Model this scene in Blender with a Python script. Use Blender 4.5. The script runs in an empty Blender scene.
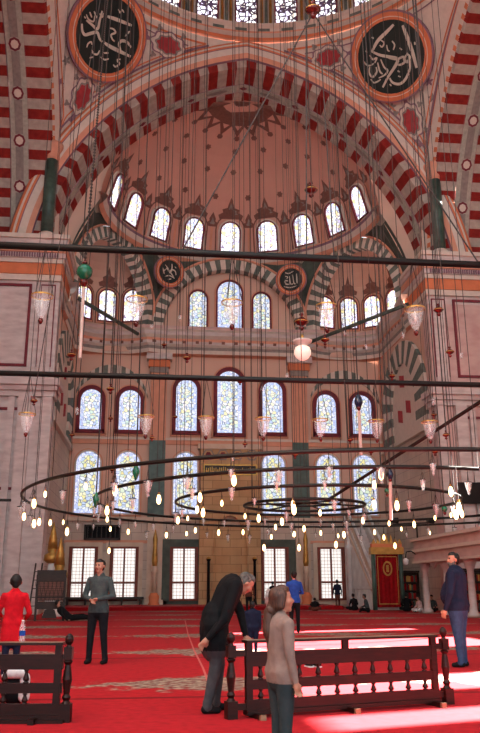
import bpy, math, random
import numpy as np
from mathutils import Vector, Matrix
random.seed(7)
WORLD = 2.75; SUN = 140; EXPO = 0.0; DRUM = 2.2
PI = math.pi
S = bpy.context.scene
C = S.collection
# ------------------------------------------------------------------ camera
F = 778.0; PITCH = .276; YAW = .107; ROLL = .003
EYE = Vector((-4.97, 0, 1.30))
cy_, sy_ = math.cos(YAW), math.sin(YAW); ct_, st_ = math.cos(PITCH), math.sin(PITCH)
RIGHT = Vector((cy_, -sy_, 0)); FWD = Vector((sy_*ct_, cy_*ct_, st_)); UP = Vector((-sy_*st_, -cy_*st_, ct_))
def ray(px, py):
    a = (px-240)/F; b = (366.5-py)/F
    c, s = math.cos(ROLL), math.sin(ROLL)
    return FWD + (a*c+b*s)*RIGHT + (b*c-a*s)*UP
def aY(px, py, Y): r = ray(px, py); return EYE + r*((Y-EYE.y)/r.y)
def aX(px, py, X): r = ray(px, py); return EYE + r*((X-EYE.x)/r.x)
def aZ(px, py, Z=0): r = ray(px, py); return EYE + r*((Z-EYE.z)/r.z)
def pr(p):
    q = Vector(p)-EYE; d = q.dot(FWD); x = q.dot(RIGHT)/d; y = q.dot(UP)/d
    c, s = math.cos(ROLL), math.sin(ROLL)
    return 240+F*(x*c-y*s), 366.5-F*(x*s+y*c), d
cam = bpy.data.cameras.new('camera'); co = bpy.data.objects.new('camera', cam); C.objects.link(co)
cam.sensor_fit = 'VERTICAL'; cam.sensor_height = 36; cam.lens = 36*F/733; cam.clip_end = 300
R2 = RIGHT*math.cos(ROLL)-UP*math.sin(ROLL)*-1 if False else RIGHT*math.cos(ROLL)-UP*math.sin(ROLL)
U2 = RIGHT*math.sin(ROLL)+UP*math.cos(ROLL)
mw = Matrix.Identity(4)
for i in range(3):
    mw[i][0] = (RIGHT*math.cos(ROLL)-UP*math.sin(ROLL))[i]*1
    mw[i][1] = (RIGHT*math.sin(ROLL)+UP*math.cos(ROLL))[i]
    mw[i][2] = -FWD[i]; mw[i][3] = EYE[i]
co.matrix_world = mw
S.camera = co
# ------------------------------------------------------------------ materials
def lin(h):
    h = h.lstrip('#'); v = [int(h[i:i+2], 16)/255 for i in (0, 2, 4)]
    return tuple(((x+.055)/1.055)**2.4 if x > .04045 else x/12.92 for x in v)+(1,)
def mat(name, hexc, rough=.7, metal=0, var=.12, scale=4, bump=0, hex2=None, stretch=None, spec=None, detail=4):
    m = bpy.data.materials.new(name); m.use_nodes = True; nt = m.node_tree; n = nt.nodes; l = nt.links
    b = n['Principled BSDF']; b.inputs['Roughness'].default_value = rough; b.inputs['Metallic'].default_value = metal
    if spec is None: spec = .5 if rough < .3 else (.3 if rough < .7 else .12)
    if spec is not None: b.inputs['Specular IOR Level'].default_value = spec
    c = lin(hexc)
    tc = n.new('ShaderNodeTexCoord'); no = n.new('ShaderNodeTexNoise'); no.inputs['Scale'].default_value = scale
    no.inputs['Detail'].default_value = detail
    if stretch:
        mp = n.new('ShaderNodeMapping'); mp.inputs['Scale'].default_value = stretch
        l.new(tc.outputs['Object'], mp.inputs[0]); l.new(mp.outputs[0], no.inputs['Vector'])
    else: l.new(tc.outputs['Object'], no.inputs['Vector'])
    cr = n.new('ShaderNodeValToRGB'); e = cr.color_ramp.elements
    e[0].position = .3; e[1].position = .7
    c2 = lin(hex2) if hex2 else tuple(min(1, x*(1+var)) for x in c[:3])+(1,)
    c1 = c if hex2 else tuple(x*(1-var) for x in c[:3])+(1,)
    e[0].color = c1; e[1].color = c2
    l.new(no.outputs['Fac'], cr.inputs[0]); l.new(cr.outputs[0], b.inputs['Base Color'])
    if bump:
        bp = n.new('ShaderNodeBump'); bp.inputs['Strength'].default_value = bump; bp.inputs['Distance'].default_value = .02
        l.new(no.outputs['Fac'], bp.inputs['Height']); l.new(bp.outputs[0], b.inputs['Normal'])
    return m
def brickmat(name, c1, c2, mortar, scale, rough=.8, bw=.9, rh=.45, msize=.02, rot=None):
    m = bpy.data.materials.new(name); m.use_nodes = True; nt = m.node_tree; n = nt.nodes; l = nt.links
    b = n['Principled BSDF']; b.inputs['Roughness'].default_value = rough
    tc = n.new('ShaderNodeTexCoord'); sp = n.new('ShaderNodeSeparateXYZ'); cb = n.new('ShaderNodeCombineXYZ')
    ad = n.new('ShaderNodeMath'); ad.operation = 'ADD'
    l.new(tc.outputs['Object'], sp.inputs[0]); l.new(sp.outputs[0], ad.inputs[0]); l.new(sp.outputs[1], ad.inputs[1])
    l.new(ad.outputs[0], cb.inputs[0]); l.new(sp.outputs[2], cb.inputs[1])
    br = n.new('ShaderNodeTexBrick'); l.new(cb.outputs[0], br.inputs['Vector'])
    br.inputs['Color1'].default_value = lin(c1); br.inputs['Color2'].default_value = lin(c2); br.inputs['Mortar'].default_value = lin(mortar)
    br.inputs['Scale'].default_value = scale; br.inputs['Brick Width'].default_value = bw; br.inputs['Row Height'].default_value = rh
    br.inputs['Mortar Size'].default_value = msize
    no = n.new('ShaderNodeTexNoise'); no.inputs['Scale'].default_value = 1.3; l.new(tc.outputs['Object'], no.inputs['Vector'])
    mx = n.new('ShaderNodeMix'); mx.data_type = 'RGBA'; mx.blend_type = 'MULTIPLY'; mx.inputs[0].default_value = .5
    l.new(br.outputs['Color'], mx.inputs[6]); l.new(no.outputs['Fac'], mx.inputs[7])
    cr = n.new('ShaderNodeValToRGB'); cr.color_ramp.elements[0].color = (.55, .55, .55, 1); cr.color_ramp.elements[1].color = (1.3, 1.3, 1.3, 1)
    l.new(no.outputs['Fac'], cr.inputs[0]); l.new(cr.outputs[0], mx.inputs[7])
    l.new(mx.outputs[2], b.inputs['Base Color'])
    return m
def emit(name, hexc, st):
    m = bpy.data.materials.new(name); m.use_nodes = True; b = m.node_tree.nodes['Principled BSDF']
    b.inputs['Base Color'].default_value = lin(hexc); b.inputs['Emission Color'].default_value = lin(hexc); b.inputs['Emission Strength'].default_value = st
    return m
def stained(name, pal, lead, scale, st, edge=.05, lat=None):
    m = bpy.data.materials.new(name); m.use_nodes = True; nt = m.node_tree; n = nt.nodes; l = nt.links
    b = n['Principled BSDF']; b.inputs['Roughness'].default_value = .3; b.inputs['Base Color'].default_value = (.05, .05, .06, 1)
    tc = n.new('ShaderNodeTexCoord'); v = n.new('ShaderNodeTexVoronoi'); v.inputs['Scale'].default_value = scale
    v.inputs['Randomness'].default_value = .75
    v2 = n.new('ShaderNodeTexVoronoi'); v2.feature = 'DISTANCE_TO_EDGE'; v2.inputs['Scale'].default_value = scale
    v2.inputs['Randomness'].default_value = .75
    l.new(tc.outputs['Object'], v.inputs['Vector']); l.new(tc.outputs['Object'], v2.inputs['Vector'])
    sp = n.new('ShaderNodeSeparateColor'); l.new(v.outputs['Color'], sp.inputs[0])
    cr = n.new('ShaderNodeValToRGB'); cr.color_ramp.interpolation = 'CONSTANT'; e = cr.color_ramp.elements
    for i, h in enumerate(pal):
        el = e[i] if i < 2 else e.new(i/len(pal)); el.position = i/len(pal); el.color = lin(h)
    l.new(sp.outputs[0], cr.inputs[0])
    mt = n.new('ShaderNodeMath'); mt.operation = 'LESS_THAN'; mt.inputs[1].default_value = edge; l.new(v2.outputs['Distance'], mt.inputs[0])
    mx = n.new('ShaderNodeMix'); mx.data_type = 'RGBA'; l.new(mt.outputs[0], mx.inputs[0]); l.new(cr.outputs[0], mx.inputs[6]); mx.inputs[7].default_value = lin(lead)
    l.new(mx.outputs[2], b.inputs['Emission Color']); b.inputs['Emission Strength'].default_value = st
    return m
def gridglass(name, base, lead, cell, st):
    m = bpy.data.materials.new(name); m.use_nodes = True; nt = m.node_tree; n = nt.nodes; l = nt.links
    b = n['Principled BSDF']; b.inputs['Roughness'].default_value = .3; b.inputs['Base Color'].default_value = (.05, .05, .06, 1)
    tc = n.new('ShaderNodeTexCoord'); sp = n.new('ShaderNodeSeparateXYZ'); cb = n.new('ShaderNodeCombineXYZ')
    l.new(tc.outputs['Object'], sp.inputs[0]); l.new(sp.outputs[0], cb.inputs[0]); l.new(sp.outputs[2], cb.inputs[1])
    br = n.new('ShaderNodeTexBrick'); l.new(cb.outputs[0], br.inputs['Vector']); br.offset = 0
    br.inputs['Color1'].default_value = lin(base); br.inputs['Color2'].default_value = lin(base); br.inputs['Mortar'].default_value = lin(lead)
    br.inputs['Scale'].default_value = 1/cell; br.inputs['Brick Width'].default_value = 1; br.inputs['Row Height'].default_value = 1; br.inputs['Mortar Size'].default_value = .06
    l.new(br.outputs['Color'], b.inputs['Emission Color']); b.inputs['Emission Strength'].default_value = st
    return m
def glassmat(name, hexc, alpha=.35, rough=.08):
    m = bpy.data.materials.new(name); m.use_nodes = True; nt = m.node_tree; n = nt.nodes; l = nt.links
    b = n['Principled BSDF']; b.inputs['Base Color'].default_value = lin(hexc); b.inputs['Roughness'].default_value = rough
    b.inputs['Alpha'].default_value = alpha; b.inputs['Specular IOR Level'].default_value = .8
    return m
M = {}
M['pink'] = mat('pink_plaster', '#d6b09c', .85, var=.06, scale=.5)
M['domepink'] = mat('dome_plaster', '#d3a08f', .85, var=.06, scale=.3)
M['marble'] = mat('veined_marble', '#b9a5a0', .5, scale=1.2, hex2='#d6c6c0', stretch=(1, 1, 3), detail=8)
M['marblepink'] = mat('pink_marble', '#bd958e', .5, scale=1.0, hex2='#d2b3aa', stretch=(1, 1, 2), detail=8)
M['beige'] = mat('beige_marble', '#c4a68e', .5, scale=1.2, hex2='#d8c2ad', detail=6)
M['cream'] = mat('cream_paint', '#d6c6b8', .8, var=.06)
M['orange'] = mat('orange_paint', '#d07a55', .8, var=.1, scale=2)
M['salmon'] = mat('salmon_paint', '#d6987e', .8, var=.08, scale=2)
M['maroon'] = mat('maroon_paint', '#74323a', .7, var=.15, scale=3)
M['red'] = mat('red_voussoir', '#741e1c', .8, scale=3, hex2='#8e2c26', detail=6)
M['stone'] = mat('grey_voussoir', '#a09086', .8, scale=3, hex2='#b8a99c', detail=8)
M['green'] = mat('green_voussoir', '#59605a', .8, scale=3, hex2='#747a70', detail=6)
M['band'] = mat('grey_green_band', '#9c9a8e', .8, scale=6, hex2='#b6aea0', detail=8)
M['greencol'] = mat('green_marble', '#2c3f39', .35, scale=2, hex2='#4a6157', detail=8)
M['darkgreen'] = mat('dark_green_panel', '#3c443c', .6, scale=2, hex2='#505a50')
M['brown'] = mat('brown_stencil', '#7c564c', .85, var=.15, scale=5)
M['grey'] = mat('grey_stencil', '#8c827c', .85, var=.15, scale=5)
M['mauve'] = mat('mauve_line', '#8a6a76', .85, var=.1)
M['cart'] = mat('red_cartouche', '#a03c40', .85, var=.15, scale=4)
M['black'] = mat('black_iron', '#141312', .5, var=.2, metal=.3)
M['iron'] = mat('dark_iron', '#2b2926', .45, var=.2, metal=.5)
M['chain'] = mat('chain_metal', '#3a302d', .6, var=.2, metal=.2)
M['pale'] = mat('pale_cord', '#c0aba0', .7, var=.1)
M['roundel'] = mat('roundel_green_black', '#1e2826', .6, var=.15)
M['script'] = mat('pale_script', '#cdc3b4', .7, var=.05)
M['white'] = mat('white_marble', '#c9c2be', .5, scale=1.5, hex2='#e4dfda', detail=6)
M['gold'] = mat('gold_leaf', '#b58a48', .4, metal=.6, var=.2)
M['tan'] = brickmat('tan_ashlar', '#c49d72', '#b88d62', '#94714f', 1, bw=1.2, rh=.55)
M['paleash'] = brickmat('pale_ashlar', '#cbb8a8', '#c2aea0', '#a8958a', 1, bw=1.3, rh=.6)
M['wood'] = mat('dark_mahogany', '#160605', .42, scale=6, hex2='#2a0d09', stretch=(1, 1, 6), spec=.22)
M['woodtop'] = mat('worn_rail_wood', '#6d5340', .4, scale=6, hex2='#8a6d55', stretch=(1, 4, 4))
M['wood2'] = mat('walnut_wood', '#20130e', .5, scale=5, hex2='#36231b', stretch=(1, 1, 5))
M['wframe'] = mat('window_wood', '#7b3c30', .6, var=.15)
M['dark'] = mat('near_black', '#141315', .8, var=.2)
M['velvet'] = mat('red_velvet', '#8a1016', .9, var=.2, scale=8)
M['redjewel'] = mat('red_lacquer', '#561412', .25, var=.2, metal=.2)
M['greenjewel'] = mat('green_glass_ball', '#0e5c40', .15, var=.25)
M['navyjewel'] = mat('navy_glass_drop', '#141c34', .15, var=.25)
M['cup'] = glassmat('clear_glass', '#fbf8f6', .2)
M['bulb'] = emit('warm_bulb', '#ffcf90', 7)
M['bulboff'] = mat('frosted_bulb', '#d8cdc4', .4, var=.05)
M['globe'] = emit('lit_white_globe', '#ffe2d0', .55)
M['gUp'] = stained('glass_upper', ['#ffffff', '#e8e0ff', '#fff4e0', '#ffffff', '#d5e4ff', '#fff0a8', '#ffffff'], '#7a6480', 5.2, 1.6, .05)
M['gDrum'] = stained('glass_drum', ['#ffffff', '#f0e8ff', '#ffffff', '#fff6e8'], '#2c1c30', 2.6, DRUM, .09)
M['gMid'] = stained('glass_middle', ['#d6e0f6', '#f4f1d4', '#eceef6', '#d0e4d8', '#f4eeee', '#bccdf0', '#f2e8b8'], '#76829c', 4.6, 1.15, .05)
M['gLow'] = stained('glass_lower', ['#f2e89a', '#dfe6f4', '#f6f1c8', '#c4d4ee', '#f0f2f4', '#ead98a', '#d8e6cc'], '#747e98', 4.2, 1.05, .05)
M['gBlue'] = stained('glass_border', ['#b9c6ee', '#dfe3fa', '#c9d3f2', '#ecebfc'], '#7f88b4', 6, 1.15, .04)
M['gGround'] = gridglass('glass_ground', '#fbf3ee', '#8a7468', .22, 1.12)
M['books'] = mat('book_spines', '#8a1c18', .7, var=.4, scale=12)
M['skin'] = mat('skin', '#a8745e', .55, var=.06, scale=8)
M['skin2'] = mat('skin_tan', '#b37a62', .55, var=.06, scale=8)
M['lip'] = mat('lips', '#8f4a44', .5, var=.05)
M['hair'] = mat('black_hair', '#15110f', .6, var=.3, scale=30)
M['hairbrown'] = mat('brown_hair', '#2e1b14', .5, hex2='#54362a', scale=25, stretch=(4, 4, .6))
M['hairgrey'] = mat('grey_hair', '#2e2927', .7, hex2='#6a625d', scale=30)
M['eye'] = mat('eye_dark', '#1a1412', .3, var=.1)
M['seam'] = mat('carpet_seam', '#b8605a', .9, var=.1)
M['phone'] = mat('phone_plastic', '#101014', .3, var=.1)
def cloth(name, h, h2=None): M[name] = mat(name, h, .9, hex2=h2, var=.18, scale=14, bump=.3)
cloth('greygreen_knit', '#343b3d', '#444b4a'); cloth('black_cotton', '#17161a'); cloth('black_coat', '#121214'); cloth('grey_twill', '#3e3d40')
cloth('red_shell', '#b81420'); cloth('beige_fleece', '#74605a', '#867168'); cloth('blue_denim', '#2e3538'); cloth('navy_wool', '#191d30'); cloth('denim_dark', '#2b3c58')
cloth('royal_blue', '#24458e'); cloth('pale_pink', '#c9a39c'); cloth('white_scarf', '#ddd6d2'); cloth('brown_wool', '#5c332a'); cloth('white_rubber', '#d8d4d2')
# carpet
def carpet():
    m = bpy.data.materials.new('red_medallion_carpet'); m.use_nodes = True; nt = m.node_tree; n = nt.nodes; l = nt.links
    b = n['Principled BSDF']; b.inputs['Roughness'].default_value = .95; b.inputs['Specular IOR Level'].default_value = .1
    b.inputs['Sheen Weight'].default_value = .015
    tc = n.new('ShaderNodeTexCoord'); sp = n.new('ShaderNodeSeparateXYZ'); l.new(tc.outputs['Object'], sp.inputs[0])
    def math_(op, a, bb=None, v=None):
        k = n.new('ShaderNodeMath'); k.operation = op; l.new(a, k.inputs[0])
        if bb is not None: l.new(bb, k.inputs[1])
        if v is not None: k.inputs[1].default_value = v
        return k.outputs[0]
    def cell(o, period, off):
        a = math_('ADD', o, v=off); a = math_('DIVIDE', a, v=period); a = math_('FRACT', a); a = math_('SUBTRACT', a, v=.5); return math_('ABSOLUTE', a)
    cx = cell(sp.outputs[0], 4.4, 1.9+20*4.4); cyv = cell(sp.outputs[1], 5.6, 2.3+56*1)
    no = n.new('ShaderNodeTexNoise'); no.inputs['Scale'].default_value = 3.2; no.inputs['Detail'].default_value = 6; l.new(tc.outputs['Object'], no.inputs['Vector'])
    d = math_('ADD', math_('MULTIPLY', cx, v=.62), math_('MULTIPLY', cyv, v=1.9))
    d = math_('ADD', d, math_('MULTIPLY', no.outputs['Fac'], v=.75))
    cr = n.new('ShaderNodeValToRGB'); cr.color_ramp.interpolation = 'LINEAR'; e = cr.color_ramp.elements
    e[0].position = .63; e[0].color = (1, 1, 1, 1); e[1].position = .70; e[1].color = (0, 0, 0, 1)
    l.new(d, cr.inputs[0])
    no2 = n.new('ShaderNodeTexNoise'); no2.inputs['Scale'].default_value = 9; no2.inputs['Detail'].default_value = 5; l.new(tc.outputs['Object'], no2.inputs['Vector'])
    pat = n.new('ShaderNodeValToRGB'); e = pat.color_ramp.elements; e[0].position = .38; e[0].color = lin('#6c2822'); e[1].position = .62; e[1].color = lin('#9c8a76')
    x = e.new(.5); x.color = lin('#7c6a5e')
    l.new(no2.outputs['Fac'], pat.inputs[0])
    rd = n.new('ShaderNodeValToRGB'); e = rd.color_ramp.elements; e[0].position = .3; e[0].color = lin('#8e0a14'); e[1].position = .75; e[1].color = lin('#aa1520')
    l.new(no2.outputs['Fac'], rd.inputs[0])
    mx = n.new('ShaderNodeMix'); mx.data_type = 'RGBA'; l.new(cr.outputs[0], mx.inputs[0]); l.new(rd.outputs[0], mx.inputs[6]); l.new(pat.outputs[0], mx.inputs[7])
    # narrow darker prayer row lines
    ry = cell(sp.outputs[1], 5.6, 2.3+56+1.4); line = math_('LESS_THAN', ry, v=.012)
    mx2 = n.new('ShaderNodeMix'); mx2.data_type = 'RGBA'; l.new(line, mx2.inputs[0]); l.new(mx.outputs[2], mx2.inputs[6]); mx2.inputs[7].default_value = lin('#6e0a10')
    l.new(mx2.outputs[2], b.inputs['Base Color'])
    bp = n.new('ShaderNodeBump'); bp.inputs['Strength'].default_value = .3; l.new(no2.outputs['Fac'], bp.inputs['Height']); l.new(bp.outputs[0], b.inputs['Normal'])
    return m
M['carpet'] = carpet()
# ------------------------------------------------------------------ mesh builder
class MB:
    def __init__(s, mats='pink'):
        s.v = []; s.f = []; s.mi = []; s.mats = [mats] if isinstance(mats, str) else list(mats); s.cur = 0; s.X = None
    def m(s, name):
        if name not in s.mats: s.mats.append(name)
        s.cur = s.mats.index(name); return s
    def av(s, p):
        p = Vector(p)
        if s.X is not None: p = s.X @ p
        s.v.append(p); return len(s.v)-1
    def face(s, idx, mi=None): s.f.append(tuple(idx)); s.mi.append(s.cur if mi is None else mi)
    def quad(s, a, b, c, d): s.face([s.av(a), s.av(b), s.av(c), s.av(d)])
    def box(s, x0, x1, y0, y1, z0, z1):
        i = [s.av(p) for p in ((x0,y0,z0),(x1,y0,z0),(x1,y1,z0),(x0,y1,z0),(x0,y0,z1),(x1,y0,z1),(x1,y1,z1),(x0,y1,z1))]
        for q in ((3,2,1,0),(4,5,6,7),(0,1,5,4),(1,2,6,5),(2,3,7,6),(3,0,4,7)): s.face([i[k] for k in q])
        return s
    def prism(s, poly, y0, y1, axes='xz'):
        # polygon in the x-z plane (or x-y), extruded along the third axis
        def P(a, b, t): return (a, t, b) if axes == 'xz' else ((a, b, t) if axes == 'xy' else (t, a, b))
        A = [s.av(P(a, b, y0)) for a, b in poly]; B = [s.av(P(a, b, y1)) for a, b in poly]
        s.face(A); s.face(B[::-1]); n = len(poly)
        for k in range(n): s.face([A[k], B[k], B[(k+1) % n], A[(k+1) % n]])
        return s
    def band(s, o, i, y0, y1, closed=False):
        # frame between outlines o and i (same count) in x-z, depth y0..y1
        n = len(o); rng = range(n if closed else n-1)
        V = [[s.av((a, y, b)) for a, b in L] for L in (o, i) for y in (y0, y1)]
        for k in rng:
            q = (k+1) % n
            s.face([V[0][k], V[0][q], V[2][q], V[2][k]]); s.face([V[1][k], V[3][k], V[3][q], V[1][q]])
            s.face([V[0][k], V[1][k], V[1][q], V[0][q]]); s.face([V[2][k], V[2][q], V[3][q], V[3][k]])
        if not closed:
            for k in (0, n-1): s.face([V[0][k], V[2][k], V[3][k], V[1][k]])
        return s
    def lathe(s, prof, c=(0,0,0), n=16, sx=1, sy=1, ax='z', cap=True):
        rings = []
        for r, z in prof:
            ring = []
            for k in range(n):
                t = 2*PI*k/n; x, y = r*math.cos(t)*sx, r*math.sin(t)*sy
                p = (c[0]+x, c[1]+y, c[2]+z) if ax == 'z' else ((c[0]+x, c[1]+z, c[2]+y) if ax == 'y' else (c[0]+z, c[1]+x, c[2]+y))
                ring.append(s.av(p))
            rings.append(ring)
        for a, b in zip(rings, rings[1:]):
            for k in range(n): s.face([a[k], a[(k+1) % n], b[(k+1) % n], b[k]])
        if cap: s.face(rings[0][::-1]); s.face(rings[-1])
        return s
    def tube(s, pts, r, n=6, closed=False, cap=True):
        pts = [Vector(p) for p in pts]; N = len(pts); rings = []
        rs = r if isinstance(r, (list, tuple)) else [r]*N
        prev = None
        for k, p in enumerate(pts):
            a = pts[(k-1) % N] if (closed or k > 0) else p; b = pts[(k+1) % N] if (closed or k < N-1) else p
            t = (b-a).normalized()
            ref = prev if prev is not None else (Vector((0,0,1)) if abs(t.z) < .9 else Vector((1,0,0)))
            u = (ref - t*ref.dot(t)).normalized(); prev = u; w = t.cross(u)
            rings.append([s.av(p+(u*math.cos(2*PI*j/n)+w*math.sin(2*PI*j/n))*rs[k]) for j in range(n)])
        for k in range(N if closed else N-1):
            a, b = rings[k], rings[(k+1) % N]
            for j in range(n): s.face([a[j], a[(j+1) % n], b[(j+1) % n], b[j]])
        if cap and not closed: s.face(rings[0][::-1]); s.face(rings[-1])
        return s
    def grid(s, fn, nu, nv, matfn=None):
        I = [[s.av(fn(i/nu, j/nv)) for j in range(nv+1)] for i in range(nu+1)]
        for i in range(nu):
            for j in range(nv):
                if matfn: s.m(matfn(i, j))
                s.face([I[i][j], I[i+1][j], I[i+1][j+1], I[i][j+1]])
        return s
    def build(s, name, parent=None, smooth=False, loc=None, solid=0):
        me = bpy.data.meshes.new(name)
        L = Vector(loc) if loc is not None else Vector((0,0,0))
        me.from_pydata([tuple(v-L) for v in s.v], [], s.f)
        for k in s.mats: me.materials.append(M[k])
        me.polygons.foreach_set('material_index', s.mi)
        if smooth: me.polygons.foreach_set('use_smooth', [True]*len(s.f))
        me.update()
        o = bpy.data.objects.new(name, me); C.objects.link(o); o.location = L
        if parent is not None: o.parent = parent
        if smooth == 'auto':
            pass
        if solid:
            md = o.modifiers.new('thickness', 'SOLIDIFY'); md.thickness = solid; md.offset = 1
        return o
def tag(o, label, cat=None, group=None, kind=None):
    o['label'] = label
    if cat: o['category'] = cat
    if group: o['group'] = group
    if kind: o['kind'] = kind
    return o
def struct(o, label, cat): return tag(o, label, cat, kind='structure')
def empty(name, loc, label, cat, group=None, rz=0):
    o = bpy.data.objects.new(name, None); C.objects.link(o); o.location = loc; o.rotation_euler = (0, 0, rz); o.empty_display_size = .2
    return tag(o, label, cat, group)
def copytree(o, parent=None):
    c = o.copy(); C.objects.link(c); c.parent = parent
    for ch in [q for q in bpy.data.objects if q.parent == o]: copytree(ch, c)
    return c
def dup(root, kids, loc, label=None, group=None, rz=None, scale=None):
    r = root.copy(); C.objects.link(r); r.location = loc
    if rz is not None: r.rotation_euler = (0, 0, rz)
    if scale is not None: r.scale = (scale,)*3
    if label: r['label'] = label
    if group: r['group'] = group
    for ch, gk in kids:
        c = ch.copy(); C.objects.link(c); c.parent = r
        for g in gk:
            d = g.copy(); C.objects.link(d); d.parent = c
    return r
# ------------------------------------------------------------------ key dimensions
YA = 41.86; A = 11.5; YD = YA-A; PC = 2.97; PZ = 18.1          # big arch plane, half width of dome square
def ax_(r, z): return math.sqrt(max(0, r*r-(z-PZ)**2))-PC      # half width of pointed arch of radius r at z
def crown(r): return PZ+math.sqrt(r*r-PC*PC)
def arc_pts(r, n, z0=20.4):
    """points (x,z) of the pointed arch from left springing over the crown to the right"""
    t0 = math.asin((z0-PZ)/r); t1 = math.acos(PC/r)
    L = [(-(r*math.cos(t0+(t1-t0)*k/n)-PC), PZ+r*math.sin(t0+(t1-t0)*k/n)) for k in range(n+1)]
    return L + [(-x, z) for x, z in L[-2::-1]]
WY = 53.35
# ------------------------------------------------------------------ floor and back wall
fl = MB('carpet').box(-16, 16, -8, 56, -.3, 0).build('floor'); struct(fl, 'red medallion carpet covering the whole prayer hall floor', 'floor')
b = MB('paleash')
b.box(-11.2, 11.2, WY, WY+.8, 0, 5.75)
b.m('pink').box(-11.2, 11.2, WY, WY+.8, 5.75, 17.4)
b.m('pink').box(-5.9, 5.9, WY, WY+.8, 17.4, 26.5)
wb = b.build('wall_back'); st = MB('carpet').box(-10.85, 6.2, 47.2, WY-.01, 0.002, .2).m('velvet').box(-10.85, 6.2, 47.12, 47.2, 0.002, .2).build('floor_step'); struct(st, 'low carpeted step along the foot of the far wall', 'step')
struct(wb, 'pink plaster qibla wall above a pale stone base at the far end', 'wall')
# string courses and cornices on the back wall
b = MB('cream').box(-11, 11, WY-.18, WY, 11.05, 11.2); b.m('salmon').box(-11, 11, WY-.12, WY, 10.75, 11.05)
struct(b.build('trim_1'), 'thin string course between the middle and lower window rows', 'moulding')
b = MB('beige').box(-11, 11, WY-.2, WY, 5.55, 5.8); b.m('salmon').box(-11, -4.2, WY-.1, WY, 4.1, 4.3); b.box(4.2, 11, WY-.1, WY, 4.1, 4.3)
struct(b.build('trim_2'), 'stone ledge above the ground floor windows', 'moulding')
# side walls of the apse
for s, nm in ((-1, 'left'), (1, 'right')):
    b = MB('pink'); x = 10.9*s
    b.m('paleash').box(min(x, x+s*.8), max(x, x+s*.8), 42.9, WY+.8, 0, 10.2).m('pink').box(min(x, x+s*.8), max(x, x+s*.8), 42.9, WY+.8, 10.2, 17.4)
    b.m('cream').box(min(x, x-s*.25), max(x, x-s*.25), 43, WY, 10.2, 10.45)
    # relief arch with long green/cream stripes
    def pt(y0, hw, z0, zc, k, n=10):
        P = []
        for i in range(n+1):
            t = PI/2*i/n; P.append((y0-hw*math.cos(t), z0+(zc-z0)*math.sin(t)))
        return P+[(2*y0-a, c) for a, c in P[-2::-1]]
    o = pt(47.7, 4.5, 12.2, 16.75, 0); i_ = pt(47.7, 2.5, 12.2, 15.3, 0)
    o = [(43.2, 10.45+.58*k) for k in range(3)]+o+[(52.2, 10.45+.58*k) for k in (2, 1, 0)]
    i_ = [(45.2, 10.45+.58*k) for k in range(3)]+i_+[(50.2, 10.45+.58*k) for k in (2, 1, 0)]
    for k in range(len(o)-1):
        b.m('green' if k % 2 else 'cream')
        xs = (x, x-.22*s)
        q = [b.av((xs[1], *o[k])), b.av((xs[1], *o[k+1])), b.av((xs[1], *i_[k+1])), b.av((xs[1], *i_[k]))]
        w = [b.av((xs[0], *o[k])), b.av((xs[0], *o[k+1])), b.av((xs[0], *i_[k+1])), b.av((xs[0], *i_[k]))]
        b.face(q); b.face([q[0], w[0], w[1], q[1]]); b.face([q[3], q[2], w[2], w[3]])
    b.m('cream').prism(i_, x, x-.06*s, axes='yz')
    b.m('cart')
    for yy, zz in ((47.9, 14.2), (48.6, 12.0), (46.9, 12.3)):
        b.prism([(yy-.42, zz-.5), (yy+.42, zz-.3), (yy+.42, zz+.5), (yy-.42, zz+.3)], x-.06*s, x-.1*s, axes='yz')
    struct(b.build('wall_'+nm), 'side wall of the apse with a green and cream striped arch, %s side' % nm, 'wall')
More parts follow.
